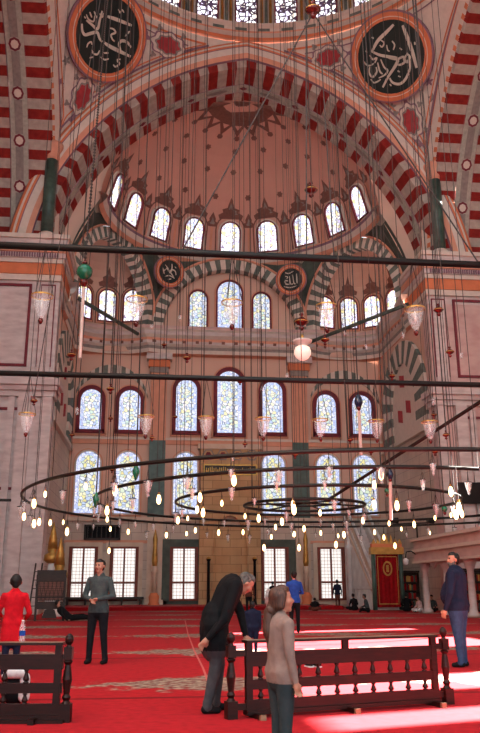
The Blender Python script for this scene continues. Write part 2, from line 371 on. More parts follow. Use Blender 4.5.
# piers at the corners of the dome square
PX = 10.7
def pier(s):
    b = MB('marble'); X = lambda a: s*a
    def bx(a0, a1, y0, y1, z0, z1, m='marble'): b.m(m).box(min(X(a0), X(a1)), max(X(a0), X(a1)), y0, y1, z0, z1)
    top = 20.4
    bx(PX, 16, YA, 42.9, 0, 17.4, 'marblepink' if s > 0 else 'marble'); bx(PX, 16, YA, 45.6, 17.4, top-.01, 'marble')
    # corner pilaster strips below
    for a0, a1, d in ((PX-.0, PX+.55, .18), (PX+1.1, PX+1.75, .3), (PX+1.95, PX+2.3, .15), (PX+3.3, PX+4.2, .2)):
        bx(a0, a1, YA-d, YA, 0, 11.2, 'marble')
    # ledge cornice z 11.2-12.2
    for k, (z0, z1, d) in enumerate(((11.2, 11.5, .25), (11.5, 11.75, .45), (11.75, 12.1, .7))):
        bx(PX-d*.6, 16, YA-d, YA, z0, z1, 'marble'); bx(PX-d*.6, PX, YA, 42.9, z0, z1, 'marble')
    # framed panels
    bx(PX+.25, PX+.95, YA-.12, YA, 12.6, 17.6, 'marble')
    def frame(a0, a1, z0, z1, w=.14):
        for p in ((a0, a1, z0, z0+w), (a0, a1, z1-w, z1)): bx(p[0], p[1], YA-.1, YA, p[2], p[3], 'maroon')
        for p in ((a0, a0+w), (a1-w, a1)): bx(p[0], p[1], YA-.1, YA, z0+w, z1-w, 'maroon')
    frame(PX+1.5, 15.9, 12.9, 17.7); frame(PX+.2, PX+1.0, 12.9, 17.7, .1); frame(PX+1.5, 15.9, 6.2, 10.6)
    # entablature: orange band, stepped mouldings up to the springing
    for z0, z1, d, m in ((17.9, 18.25, .18, 'cream'), (18.25, 18.9, .26, 'orange'), (18.9, 19.15, .36, 'cream'), (19.15, 19.45, .5, 'marble'), (19.45, 19.85, .62, 'salmon'), (19.85, 20.15, .8, 'marble'), (20.15, 20.4, .95, 'cream')):
        bx(PX-d*.55, 16, YA-d, YA, z0, z1, m); bx(PX-d*.55, PX, YA, 45.5, z0, z1, m)
    n = 40
    for k in range(n):
        a = PX+.1+5.6*k/n
        bx(a, a+.07, YA-.6, YA-.5, 19.17, 19.4, 'mauve')
    return b
for s, nm in ((-1, 'left'), (1, 'right')):
    struct(pier(s).build('wall_pier_'+nm), 'veined marble corner pier with orange entablature band on the %s' % nm, 'pier')
    # green corner column standing on the pier cornice
    t = empty('corner_column', (s*11.55, YA-.42, 20.4), 'dark green marble corner column on the %s pier cornice' % nm, 'column', 'green corner columns under the pendentives')
    MB('greencol').lathe([(.36, .25), (.36, 4.9)], n=14).build('shaft', t, True)
    MB('cream').lathe([(.5, 0), (.5, .12), (.4, .25)], n=14).build('base', t, True)
    MB('salmon').lathe([(.36, 4.9), (.44, 5.1), (.42, 5.4), (.62, 5.75), (.62, 5.95)], n=14).build('capital', t, True)
# outer aisle walls that carry the tie rods and the windows the sun comes through
b = MB('pink'); ops = [(13.3, 14.3), (15.5, 17.4), (22.0, 25.2), (28.6, 29.6)]
prev = -8
for y0, y1 in ops+[(42.2, 42.2)]:
    b.box(16, 16.8, prev, y0, 0, 40); prev = y1
for y0, y1 in ops: b.box(16, 16.8, y0, y1, 0, 9.3); b.box(16, 16.8, y0, y1, 14.6, 40)
struct(b.build('wall_right_aisle'), 'outer aisle wall on the right with tall sunlit openings', 'wall')
struct(MB('pink').box(-16.8, -16, -8, 42, 0, 21).build('wall_left_aisle'), 'outer aisle wall on the left', 'wall')
struct(MB('pink').box(0, 16.8, -8, 17.9, 24, 24.5).build('ceiling_sun_block'), 'unseen flat ceiling slab added to block the sun over the rear right part of the hall', 'ceiling')  # out-of-view slab, added only to keep stray sun out of the hall
# ------------------------------------------------------------------ big front arch
def arch_front():
    b = MB('cream'); N = 24
    secs = [  # (radius, Y) strips from the outside in
        ((16.95, YA-.02), (16.85, YA-.2), 'mauve'), ((16.85, YA-.2), (16.68, YA-.28), 'orange'), ((16.68, YA-.28), (16.55, YA-.3), 'cream'), ((16.55, YA-.3), (16.42, YA-.3), 'orange'), ((16.42, YA-.3), (16.36, YA-.3), 'mauve'),
        ((16.36, YA-.3), (15.95, YA-.25), 'cream'), ((15.95, YA-.25), (15.65, YA-.15), 'salmon'), ((15.65, YA-.15), (15.6, YA), 'mauve')]
    for (r0, y0), (r1, y1), m in secs:
        P0 = arc_pts(r0, 30); P1 = arc_pts(r1, 30)
        b.m(m)
        for k in range(len(P0)-1):
            b.quad((P0[k][0], y0, P0[k][1]), (P0[k+1][0], y0, P0[k+1][1]), (P1[k+1][0], y1, P1[k+1][1]), (P1[k][0], y1, P1[k][1]))
    def strips(r0, y0, r1, y1, n, fn):
        P0 = arc_pts(r0, n); P1 = arc_pts(r1, n)
        for k in range(len(P0)-1):
            b.m(fn(k)); b.quad((P0[k][0], y0, P0[k][1]), (P0[k+1][0], y0, P0[k+1][1]), (P1[k+1][0], y1, P1[k+1][1]), (P1[k][0], y1, P1[k][1]))
    st = lambda k: 'red' if (k if k < N else 2*N-1-k) % 2 else 'stone'
    N = 30
    st = lambda k: 'red' if (k if k < N else 2*N-k) % 2 == 0 else 'stone'
    # odd number of stones: centre stone straddles the crown
    strips(15.6, YA, 15.12, YA, N, st)
    strips(15.12, YA, 14.95, YA+1.5, N, st)
    strips(14.95, YA+1.5, 14.9, YA+1.5, 30, lambda k: 'mauve')
    strips(14.9, YA+1.5, 14.83, YA+2.15, 30, lambda k: 'band')
    strips(14.83, YA+2.15, 14.8, YA+2.15, 30, lambda k: 'mauve')
    strips(14.8, YA+2.15, 14.7, YA+3.0, N, st)
    # ornaments along the grey band: thin ovals and lozenges
    for k in range(2, 39, 2):
        P = arc_pts(14.86, 20); x, z = P[k if k < len(P) else -1]; tx, tz = P[min(k+1, 40)][0]-P[k-1][0], P[min(k+1, 40)][1]-P[k-1][1]
        T = Vector((tx, 0, tz)).normalized(); D = Vector((0, 1, 0)); Nn = Vector((tz, 0, -tx)).normalized()
        c = Vector((x, YA+1.83, z))+Nn*.05
        if k % 4 == 0:
            b.m('maroon'); ring = [c+T*.28*math.cos(a)+D*.2*math.sin(a) for a in [PI*j/2 for j in range(4)]]; b.face([b.av(p) for p in ring])
        else:
            b.m('grey'); ring = [c+T*.75*math.cos(a)+D*.16*math.sin(a) for a in [PI*j/5 for j in range(10)]]; b.face([b.av(p) for p in ring])
    # wall at the far side closing down to the semidome edge
    Pi = arc_pts(14.7, 30); b.m('pink')
    for k in range(len(Pi)-1):
        def inner(p):
            x, z = p; zz = max(24.5, min(z, 32.2)); r = SR*math.sqrt(max(0, 1-((zz-SZ)/SH)**2)); 
            ang = math.atan2(z-SZ, abs(x)); rr = 1/math.sqrt((math.cos(ang)/SR)**2+(math.sin(ang)/SH)**2)
            return (math.copysign(rr*math.cos(ang), x), SZ+rr*math.sin(ang)) if z > 24.5 else (math.copysign(SR+.1+(24.5-z)*.48, x), z)
        a, c = Pi[k], Pi[k+1]; a2, c2 = inner(a), inner(c)
        y = YA+3.0
        b.quad((a[0], y, a[1]), (c[0], y, c[1]), (c2[0], y, c2[1]), (a2[0], y, a2[1]))
    return b
SR, SZ, SH, SY = 8.95, 24.3, 8.0, 44.5      # semidome: plan radius, base, rise, centre Y
struct(arch_front().build('trim_3'), 'great pointed arch of red and grey striped stones facing the dome', 'arch')
# side arches (right and left) of the dome square, seen from below near their springing
for s, nm in ((-1, 'left'), (1, 'right')):
    b = MB('stone'); N = 34
    def sq(r0, x0, r1, x1, n, fn):
        P0 = arc_pts(r0, n); P1 = arc_pts(r1, n)
        for k in range(len(P0)-1):
            b.m(fn(k)); b.quad((s*x0, YD+P0[k][0], P0[k][1]), (s*x0, YD+P0[k+1][0], P0[k+1][1]), (s*x1, YD+P1[k+1][0], P1[k+1][1]), (s*x1, YD+P1[k][0], P1[k][1]))
    st = lambda k: 'red' if (k if k < N else 2*N-k) % 2 == 0 else 'stone'
    sq(16.95, A-.05, 16.8, A-.3, 30, lambda k: 'orange'); sq(16.8, A-.3, 16.72, A-.3, 30, lambda k: 'mauve'); sq(16.72, A-.3, 16.6, A-.3, 30, lambda k: 'orange')
    sq(16.6, A-.3, 16.1, A-.1, 30, lambda k: 'cream'); sq(16.1, A-.1, 15.8, A, 2*N, lambda k: 'orange' if k % 2 else 'cream')
    sq(15.8, A, 15.55, A+.1, N, st); sq(15.55, A+.1, 15.5, A+1.35, N, st)
    sq(15.5, A+1.3, 15.45, A+1.3, 30, lambda k: 'mauve'); sq(15.46, A+1.33, 15.44, A+2.3, 30, lambda k: 'band'); sq(15.4, A+2.3, 15.5, A+2.36, 30, lambda k: 'mauve')
    sq(15.5, A+2.3, 15.5, A+3.6, N, st)
    P = arc_pts(15.43, 22)
    for k in range(1, 44):
        x, z = P[k]; T = Vector((0, P[k+1][0]-P[k-1][0], P[k+1][1]-P[k-1][1])).normalized(); D = Vector((1, 0, 0)); Nn = Vector((0, T.z, -T.y))
        c = Vector((s*(A+1.82), YD+x, z))+Nn*.04
        if k % 3 == 1:
            b.m('maroon')
            for r in (.34, .22): 
                ring = [c+T*r*1.1*math.cos(a)+D*r*math.sin(a) for a in [PI*j/4 for j in range(8)]]
                b.face([b.av(p) for p in ring]); b.m('cream'); c = c+Nn*.01
        else:
            b.m('grey'); ring = [c+T*a1+D*a2 for a1, a2 in ((-.5, -.22), (.5, -.22), (.5, .22), (-.5, .22))]; b.face([b.av(p) for p in ring])
    # closing tympanum wall, added to block sun coming through the side arch
    Pt = arc_pts(15.5, 16, 14); b.m('pink')
    b.prism([(YD+x, z) for x, z in Pt], s*(A+3.5), s*(A+4), axes='yz')
    struct(b.build('trim_%d' % (5+s)), 'red and grey striped side arch with a central ornament band, %s of the dome' % nm, 'arch')
# ------------------------------------------------------------------ pendentives, ring and drum
ZC = crown(16.9)
def pend(u, z, s=1, f=1):
    """u 0..1 from the front arch to the side arch at height z"""
    x = ax_(16.9, z); x = min(x, A); R = math.hypot(x, A)
    t0 = math.atan2(A, x); t1 = math.atan2(x, A); t = t0+(t1-t0)*u
    return Vector((s*R*math.cos(t), YD+f*R*math.sin(t), z))
def pend_n(u, z, s=1):
    p = pend(u, z, s); a = pend(min(1, u+.01), z, s)-pend(u-.01, z, s); c = pend(u, z+.05, s)-pend(u, z-.05, s)
    n = a.cross(c).normalized()
    if n.dot(Vector((0, YD, 28))-p) < 0: n = -n
    return p, a.normalized(), n
def ray_pend(px, py, s):
    best = None
    for i in range(1, 60):
        for j in range(1, 80):
            p = pend(i/60, 25.5+(ZC-25.5)*j/80, s); q = pr(p); d = (q[0]-px)**2+(q[1]-py)**2
            if best is None or d < best[0]: best = (d, i/60, 25.5+(ZC-25.5)*j/80)
    return best[1], best[2]
b = MB('cream')
z0 = 20.4
for s in (-1, 1):
    for f in (-1, 1):
        b.grid(lambda u, v: pend(u, z0+(ZC-.02-z0)*(1-(1-v)**1.5), s, f), 14, 22)
# painted outlines and cartouches on the two visible pendentives
def surf_poly(b, u, z, s, pts, off, m, rot=0):
    p, T, n = pend_n(u, z, s)
    if T.x < 0: T = -T
    W = n.cross(T); 
    if W.z < 0: W = -W
    b.m(m); c, sn = math.cos(rot), math.sin(rot)
    b.face([b.av(p+T*(x*c-y*sn)+W*(x*sn+y*c)+n*off) for x, y in pts])
def lobed(r, k, amp, sx=1, sy=1, n=48, ph=0): return [(sx*r*(1+amp*math.cos(k*2*PI*j/n+ph))*math.cos(2*PI*j/n), sy*r*(1+amp*math.cos(k*2*PI*j/n+ph))*math.sin(2*PI*j/n)) for j in range(n)]
ROUND = {}
for s, rp, carts in ((-1, (104, 35.5), ((168, 44), (81, 97))), (1, (393, 57.5), ((330, 58), (412, 122)))):
    ROUND[s] = ray_pend(rp[0], rp[1], s)
    for (cx, cy), rot in zip(carts, (0, PI/2)):
        u, z = ray_pend(cx, cy, s)
        sx, sy = (1.0, .62) if rot == 0 else (.62, 1.0)
        surf_poly(b, u, z, s, lobed(1.2, 8, .08, sx, sy), .10, 'mauve'); surf_poly(b, u, z, s, lobed(1.08, 8, .08, sx, sy), .12, 'cream')
        surf_poly(b, u, z, s, lobed(.72, 8, .1, sx, sy), .14, 'cart')
        surf_poly(b, u, z, s, lobed(.86, 8, .08, sx, sy), .13, 'grey')
        for k in (-1, 1):
            dx, dy = (k*1.55, 0) if rot == 0 else (0, k*1.55)
            surf_poly(b, u, z, s, [(x+dx, y+dy) for x, y in lobed(.28, 4, .3)], .12, 'mauve')
        for kx in (-1, 1):
            for ky in (-1, 1): surf_poly(b, u, z, s, [(x+kx*.8, y+ky*.8) for x, y in lobed(.16, 3, .3)], .12, 'grey')
# border lines following the edges
def pline(b, s, us, zs, w, m, off=.08):
    L = [pend_n(u, z, s) for u, z in zip(us, zs)]
    b.m(m); V = []
    for k, (p, T, n) in enumerate(L):
        a = L[max(0, k-1)][0]; c = L[min(len(L)-1, k+1)][0]; t = (c-a).normalized(); w_ = n.cross(t)*w
        V.append((b.av(p+n*off-w_), b.av(p+n*off+w_)))
    for k in range(len(V)-1): b.face([V[k][0], V[k+1][0], V[k+1][1], V[k][1]])
for s in (-1, 1):
    zz = [27.2+(ZC-.5-27.2)*k/30 for k in range(31)]
    for d, w, m in ((.35, .06, 'mauve'), (.62, .04, 'orange')):
        us0 = [min(.45, d/ (max(.6, (pend(0, z, s)-pend(1, z, s)).length))) for z in zz]
        pline(b, s, us0, zz, w, m); pline(b, s, [1-u for u in us0], zz, w, m)
    pline(b, s, [k/40 for k in range(2, 39)], [ZC-.45]*37, .06, 'orange'); pline(b, s, [k/40 for k in range(3, 38)], [ZC-.75]*35, .04, 'mauve')
    for k in range(16):       # scattered sprigs
        u = random.uniform(.12, .88); z = random.uniform(29.5, ZC-1)
        ur, zr = ROUND[s]
        if abs(z-zr) < 3 and abs(u-ur) < .3: continue
        surf_poly(b, u, z, s, lobed(.22, 5, .45, n=20), .07, 'grey' if k % 2 else 'mauve')
struct(b.build('ceiling_pendentives', smooth=False), 'cream painted pendentives with red cartouches under the main dome', 'pendentive')
# ring cornice, drum, dome
b = MB('salmon')
prof = [(A+.35, ZC-.1, 'salmon'), (A-.15, ZC+.05, 'orange'), (A-.25, ZC+.2, 'mauve'), (A-.1, ZC+.26, 'cream'), (A-.4, ZC+.42, 'salmon'), (A-.4, ZC+.55, 'mauve'), (A-.3, ZC+.58, 'green'), (A-.3, ZC+.85, 'cream'), (A-.5, ZC+1.0, 'cream'), (A-.5, ZC+1.1, 'salmon'), (A-.1, ZC+1.15, 'salmon'), (A+.2, ZC+1.15, 'salmon')]
NR = 96
for (r0, q0, m), (r1, q1, _) in zip(prof, prof[1:]):
    for k in range(NR):
        a, c = 2*PI*k/NR, 2*PI*(k+1)/NR; b.m(m if not (m == 'green' and k % 2) else 'cream')
        b.quad((r0*math.cos(a), YD+r0*math.sin(a), q0), (r0*math.cos(c), YD+r0*math.sin(c), q0), (r1*math.cos(c), YD+r1*math.sin(c), q1), (r1*math.cos(a), YD+r1*math.sin(a), q1))
struct(b.build('trim_7'), 'carved ring cornice at the foot of the main dome', 'cornice')
b = MB('cream'); zd = ZC+1.1
b.grid(lambda u, v: ((A+.1)*math.cos(2*PI*u), YD+(A+.1)*math.sin(2*PI*u), zd+4*v), 72, 2)
b.m('domepink').grid(lambda u, v: ((A+.1)*math.cos(2*PI*u)*math.cos(v*PI/2), YD+(A+.1)*math.sin(2*PI*u)*math.cos(v*PI/2), zd+4+8*math.sin(v*PI/2)), 48, 10)
struct(b.build('ceiling_dome', solid=.3), 'main dome and its drum at the very top of the picture', 'dome')
# ------------------------------------------------------------------ windows
WN = [0]
def outline(w, h, top='round', n=8):
    P = [(-w/2, 0)]
    if top == 'rect': return [(-w/2, 0), (-w/2, h), (w/2, h), (w/2, 0)]
    rise = w/2*(1.0 if top == 'round' else 1.15)
    for k in range(n*2+1):
        t = PI-PI*k/(2*n); P.append((w/2*math.cos(t), h-rise+rise*math.sin(t)))
    return P+[(w/2, 0)]
def frame_mtx(origin, u, up, back):
    u, up, back = Vector(u).normalized(), Vector(up).normalized(), Vector(back).normalized()
    m = Matrix.Identity(4)
    for i in range(3): m[i][0] = u[i]; m[i][1] = back[i]; m[i][2] = up[i]; m[i][3] = origin[i]
    return m
def window(mtx, w, h, glass, fw, fm, label, border=None, top='round', outer=None, bars=False, depth=.22, sill=True):
    WN[0] += 1
    b = MB(fm)
    o = outline(w+2*fw, h+fw, top); i = outline(w, h, top)
    o = [(x, z-fw if z == 0 else z) for x, z in o]
    b.band(o, i, -depth, .05)
    b.box(-w/2-fw, w/2+fw, -depth, .05, -fw, 0)
    if outer:
        om, ow = outer; o2 = outline(w+2*fw+2*ow, h+fw+ow, top); o2 = [(x, z-fw-ow if z == 0 else z) for x, z in o2]
        b.m(om).band(o2, o, -depth*.45, .05); b.box(-w/2-fw-ow, w/2+fw+ow, -depth*.45, .05, -fw-ow, -fw)
    f = b.build('window_%d' % WN[0]); f.matrix_world = mtx
    struct(f, label, 'window')
    g = MB(glass)
    if border:
        bw = .16*w; i2 = [(x, z+bw if z == 0 else z) for x, z in outline(w-2*bw, h-bw, top)]
        g.m(border).band(i, i2, -.05, -.02, closed=True); g.m(glass).prism(i2, -.05, -.02)
    else: g.prism(i, -.05, -.02)
    g.build('pane', f)
    if bars:
        q = MB(fm)
        q.box(-.06, .06, -.16, -.05, 0, h); q.box(-w/2, w/2, -.15, -.05, h*.32-.06, h*.32+.06)
        for sx in (-1, 1): q.box(sx*(w/2-.05)-.05, sx*(w/2-.05)+.05, -.14, -.05, 0, h)
        q.build('glazing_bar', f)
    return f
Bk = (0, 1, 0); Ux = (1, 0, 0); Uz = (0, 0, 1)
pos = {'far left': -9.6, 'second from left': -6.95, 'left centre': -3.03, 'middle': 0, 'right centre': 3.05, 'second from right': 6.9, 'far right': 9.5}
for nm, X in pos.items():
    mid = nm == 'middle'
    # third tier
    w, h, z = (1.75, 4.5, 11.6) if mid else ((1.45, 3.7, 11.7) if abs(X) < 4 else (1.45, 2.85, 11.7))
    window(frame_mtx((X, WY, z), Ux, Uz, Bk), w, h, 'gMid', .26, 'maroon', 'maroon framed arched stained window in the row under the cornice, %s' % nm, 'gBlue', outer=('salmon', .12), depth=.3)
    if not mid:
        window(frame_mtx((X, WY, 6.05), Ux, Uz, Bk), 1.6, 4.15, 'gLow', .1, 'cream', 'tall yellow and blue stained window in the row above the lamp rings, %s' % nm, 'gBlue', outer=('salmon', .1), depth=.2)
        if nm == 'far right': continue
        side = abs(X) < 4
        window(frame_mtx((X, WY, .55), Ux, Uz, Bk), 1.62, 3.2, 'gGround', .12, 'wframe', 'white gridded ground floor window, %s' % nm, top='rect', bars=True, outer=('darkgreen' if side else 'beige', .5 if side else .28), depth=.3)
# lunette windows behind the centre arch
for nm, X, w, h in (('left', -2.3, 1.2, 2.75), ('middle', 0, 1.75, 3.6), ('right', 2.35, 1.2, 2.75)):
    window(frame_mtx((X, WY, 19.35), Ux, Uz, Bk), w, h, 'gMid', .12, 'maroon', 'arched stained window inside the centre lunette, %s' % nm, 'gBlue' if nm == 'middle' else None, outer=('salmon', .12), depth=.2)
# windows of the drum with gilded half columns between them
b = MB('gold')
ND = 28
for k in range(ND):
    a = 2*PI*k/ND; d = Vector((math.sin(a), math.cos(a), 0)); u = Vector((d.y, -d.x, 0))
    p = Vector((0, YD, 0))+d*(A-.05)+Vector((0, 0, ZC+1.25))
    nm = ('directly above the arch crown' if k == 0 else 'a step %s of the arch crown' % ('right' if k < 3 else 'left')) if k in (0, 1, 27) else 'further round the drum, number %d clockwise' % k
    window(frame_mtx(p, u, Uz, d), 1.3, 3.0, 'gDrum', .1, 'maroon', 'bright lattice window in the drum of the main dome, %s' % nm, depth=.1)
    for q in (-.28, 0, .28):
        a2 = a+PI/ND; d2 = Vector((math.sin(a2), math.cos(a2), 0)); u2 = Vector((d2.y, -d2.x, 0)); c = Vector((0, YD, 0))+d2*(A-.02)+u2*q
        b.m('gold' if q else 'green').lathe([(.1, ZC+1.15), (.1, ZC+4.0)], c=(c.x, c.y, 0), n=6)
struct(b.build('trim_20'), 'gilded half columns between the drum windows', 'column')
# semidome surface
def semi(t, z, off=0):
    r = SR*math.sqrt(max(0, 1-((z-SZ)/SH)**2))
    return Vector(((r-off)*math.sin(t), SY+(r-off)*math.cos(t), z))
def semi_mtx(t, z):
    p = semi(t, z); up = (semi(t, z+2.0)-semi(t, z)).normalized(); u = Vector((math.cos(t), -math.sin(t), 0)); back = up.cross(u)
    p = p-back*.16
    return frame_mtx(p, u, up, back), p
b = MB('domepink')
b.grid(lambda u, v: semi(-PI/2+PI*u, SZ+SH*math.sin(v*PI/2)*.9999), 48, 16)
def deco(b, mtx, pts, off, m):
    b.m(m); b.face([b.av(mtx @ Vector((x, -off, z))) for x, z in pts])
def ogee(w, h, n=10):
    P = []
    for k in range(n+1):
        t = k/n; x = w/2*(math.cos(t*PI/2)**.8)*(1+.25*math.sin(t*PI*3)); P.append((x, h*t))
    return P+[(-x, z) for x, z in P[::-1]]
def palmette(b, mtx, w, h, zb, m='brown', inner='domepink'):
    pass
dt = .333
def dome_poly(t0, z0, pts, off, m):
    """polygon in metres (along, up the slope) laid on the semidome around (t0,z0)"""
    b.m(m); out = []
    for x, y in pts:
        # walk up the ellipse by arc length
        z = z0; a0 = math.asin(min(.999, (z0-SZ)/SH)); a = a0+y/((SR*math.sin(a0))**2+(SH*math.cos(a0))**2)**.5
        z = SZ+SH*math.sin(min(a, 1.55)); r = max(.5, SR*math.cos(min(a, 1.55)))
        out.append(b.av(semi(t0+x/r, z, off)))
    b.face(out)
for k in range(-5, 6):
    t = k*dt
    if abs(k) < 5:
        # painted surround and crest over each window
        z0 = 26.9
        for w, off, m in ((2.25, .03, 'brown'), (2.05, .045, 'domepink')):
            P = outline(w, 2.9 if w > 2.1 else 2.8, 'round', 5); dome_poly(t, 25.2, P, off, m)
        for wv, hv, y0, m, off in ((1.7, 1.25, 2.55, 'brown', .06), (1.15, .8, 2.7, 'grey', .075), (.55, .45, 2.85, 'brown', .09)):
            base = [(x, y0+y*hv/1.0) for x, y in [(wv/2, 0), (wv*.55, .22), (wv*.34, .38), (wv*.38, .55), (wv*.14, .66), (wv*.12, .82), (0, 1.25), (-wv*.12, .82), (-wv*.14, .66), (-wv*.38, .55), (-wv*.34, .38), (-wv*.55, .22), (-wv/2, 0)]]
            dome_poly(t, 25.2, base, off, m)
    tm = t+dt/2
    if abs(tm) < 1.5:
        for wv, hv, y0, m, off in ((.9, .8, 1.95, 'brown', .06), (.45, .4, 2.1, 'grey', .075)):
            base = [(x, y0+y*hv) for x, y in [(wv*.3, 0), (wv*.5, .3), (wv*.25, .5), (wv*.28, .7), (0, 1.3), (-wv*.28, .7), (-wv*.25, .5), (-wv*.5, .3), (-wv*.3, 0)]]
            dome_poly(tm, 25.2, base, off, m)
        dome_poly(tm, 25.2, [(-.09, 0), (.09, 0), (.09, 1.9), (-.09, 1.9)], .05, 'salmon')
        dome_poly(tm, 25.2, lobed(.2, 6, .2, n=18) and [(x, y+4.1) for x, y in lobed(.2, 6, .2, n=18)], .05, 'brown')
    if abs(t) < 1.5:
        for yy in (5.9,): dome_poly(t, 25.2, [(x, y+yy) for x, y in lobed(.2, 6, .2, n=18)], .05, 'brown')
for k in range(-3, 4):
    dome_poly(k*.45, 25.2, [(x, y+7.4) for x, y in lobed(.2, 6, .2, n=18)], .05, 'brown')
# crown medallion: half snowflake at the top of the semidome
def crown_poly(pts, off, m):
    b.m(m); out = []
    for x, y in pts:      # y>=0 distance from crown along Y, x sideways
        yy = max(0, y); d = math.hypot(x, yy); a = PI/2-d/((SR+SH)/2*1.02); r = SR*math.cos(a)-off*.2; z = SZ+SH*math.sin(a)-off
        t = math.atan2(x, yy) if d > 1e-6 else 0
        out.append(b.av((r*math.sin(t), SY+r*math.cos(t), z)))
    b.face(out)
def half_star(r0, r1, k): 
    P = []
    for j in range(k*2+1):
        t = -PI/2+PI*j/(2*k); r = r1 if j % 2 else r0; P.append((r*math.sin(t), r*math.cos(t)))
    return P+[(0, 0)]
crown_poly(half_star(2.5, 3.4, 9), .04, 'brown'); crown_poly(half_star(2.2, 2.8, 9), .06, 'domepink')
crown_poly(half_star(1.5, 2.15, 9), .08, 'brown'); crown_poly(half_star(.9, 1.1, 9), .10, 'grey'); crown_poly(half_star(.5, .6, 9), .12, 'brown')
for j in range(9):
    t = -PI/2+PI*(j+.5)/9
    crown_poly([(3.5*math.sin(t)+.22*math.cos(a), 3.5*math.cos(t)+.22*math.sin(a)) for a in [PI*q/3 for q in range(6)]], .05, 'brown')
struct(b.build('ceiling_semidome', smooth=False, solid=.0), 'pink painted semidome with brown stencilled crests over its windows', 'semidome')
WNM = ['ninth', 'eighth']
order = ['leftmost', 'second', 'third', 'fourth', 'middle', 'sixth', 'seventh', 'eighth', 'rightmost']
for k in range(-4, 5):
    mt, p = semi_mtx(k*dt, 25.35)
    window(mt, 1.36, 2.15, 'gUp', .1, 'maroon', 'bright arched window in the semidome ring, %s from left to right' % order[k+4], outer=('cream', .12), depth=.2)
# rim cornice under the semidome
b = MB('cream'); NR = 40
prof = [(SR+.1, 25.15, 'cream'), (SR-.35, 25.05, 'salmon'), (SR-.5, 24.85, 'mauve'), (SR-.42, 24.7, 'cream'), (SR-.2, 24.4, 'salmon'), (SR+.05, 24.2, 'cream')]
for (r0, q0, m), (r1, q1, _) in zip(prof, prof[1:]):
    b.m(m)
    for k in range(NR):
        a, c = -PI/2+PI*k/NR, -PI/2+PI*(k+1)/NR
        b.quad((r0*math.sin(a), SY+r0*math.cos(a), q0), (r0*math.sin(c), SY+r0*math.cos(c), q0), (r1*math.sin(c), SY+r1*math.cos(c), q1), (r1*math.sin(a), SY+r1*math.cos(a), q1))
struct(b.build('trim_8'), 'pale rim moulding below the semidome windows', 'moulding')
# ------------------------------------------------------------------ three arches under the semidome, exedrae
P1 = Vector((5.55, 52.6, 0)); P2 = Vector((10.75, 45.6, 0)); ZS = 19.0
chords = {'centre': (Vector((-5.55, 52.6, 0)), Vector((5.55, 52.6, 0)), 24.35), 'right': (P1, P2, 24.7), 'left': (Vector((-P2.x, P2.y, 0)), Vector((-P1.x, P1.y, 0)), 24.7)}
def chord_pt(name, q, extra=0):
    a, c, top = chords[name]; m = (a+c)/2; h = (c-a)/2; L = h.length
    x = -math.cos(q*PI); z = math.sin(q*PI)
    p = m+h*x*((L+extra)/L if extra else 1); return Vector((p.x, p.y, ZS+(top-ZS)*z*((top-ZS+extra)/(top-ZS) if extra else 1)))
for name in chords:
    a, c, top = chords[name]; d = (c-a).normalized(); n = Vector((d.y, -d.x, 0))   # towards the hall
    if n.dot(Vector((0, SY, 0))-a) < 0: n = -n
    b = MB('green'); K = 44
    for k in range(K):
        q0, q1 = k/K, (k+1)/K
        b.m('green' if k % 2 else 'cream')
        o0, o1, i0, i1 = chord_pt(name, q0), chord_pt(name, q1), chord_pt(name, q0, -.75), chord_pt(name, q1, -.75)
        f = n*.15; bk = -n*.6
        b.quad(o0+f, o1+f, i1+f, i0+f); b.quad(i0+f, i1+f, i1+bk, i0+bk); b.quad(o0+f, o0+bk, o1+bk, o1+f)
    b.m('salmon')
    pts = [chord_pt(name, k/K, .1)+n*.18 for k in range(K+1)]; b.tube(pts, .09, 5)
    struct(b.build('trim_%d' % (9+list(chords).index(name))), 'green and cream striped arch under the semidome, %s one' % name, 'arch')
# spandrel surface between arches and rim
def bottom(t):
    d = Vector((math.sin(t), math.cos(t), 0)); o = Vector((0, SY, 0))
    for name in chords:
        a, c, top = chords[name]; e = c-a
        den = d.x*e.y-d.y*e.x
        if abs(den) < 1e-6: continue
        w = a-o; s_ = (w.x*e.y-w.y*e.x)/den; q = (w.x*d.y-w.y*d.x)/den
        if s_ > 0 and -1e-3 <= q <= 1.001:
            x = 2*q-1; z = ZS+(top+.1-ZS)*math.sqrt(max(0, 1-x*x)); return o+d*s_+Vector((0, 0, z))
    return o+d*(10.9/abs(d.x) if abs(d.x) > .5 else 9)+Vector((0, 0, ZS))
b = MB('green')
def spand(t, v):
    a = bottom(t); c = Vector((SR*math.sin(t), SY+SR*math.cos(t), 24.6)); p = a+(c-a)*v
    bulge = math.sin(v*PI)*.08*(24.6-a.z); r = Vector((math.sin(t), math.cos(t), 0)); return p+r*bulge
NT = 120
def smat(i, j):
    return 'band' if j in (0, 9) else 'darkgreen'
b.grid(lambda u, v: spand(-PI/2+PI*u, v), NT, 10, smat)
for sgn in (-1, 1):
    for o_ in (-.17, .17):
        pass
struct(b.build('ceiling_spandrels', smooth=False), 'dark green painted spandrels between the striped arches', 'spandrel')
def disc_frame(p, n):
    n = n.normalized(); u = Vector((0, 0, 1)).cross(n).normalized()
    if u.x < 0: u = -u
    up = u.cross(-n)
    if up.z < 0: up = -up
    return frame_mtx(p, u, up, -n)
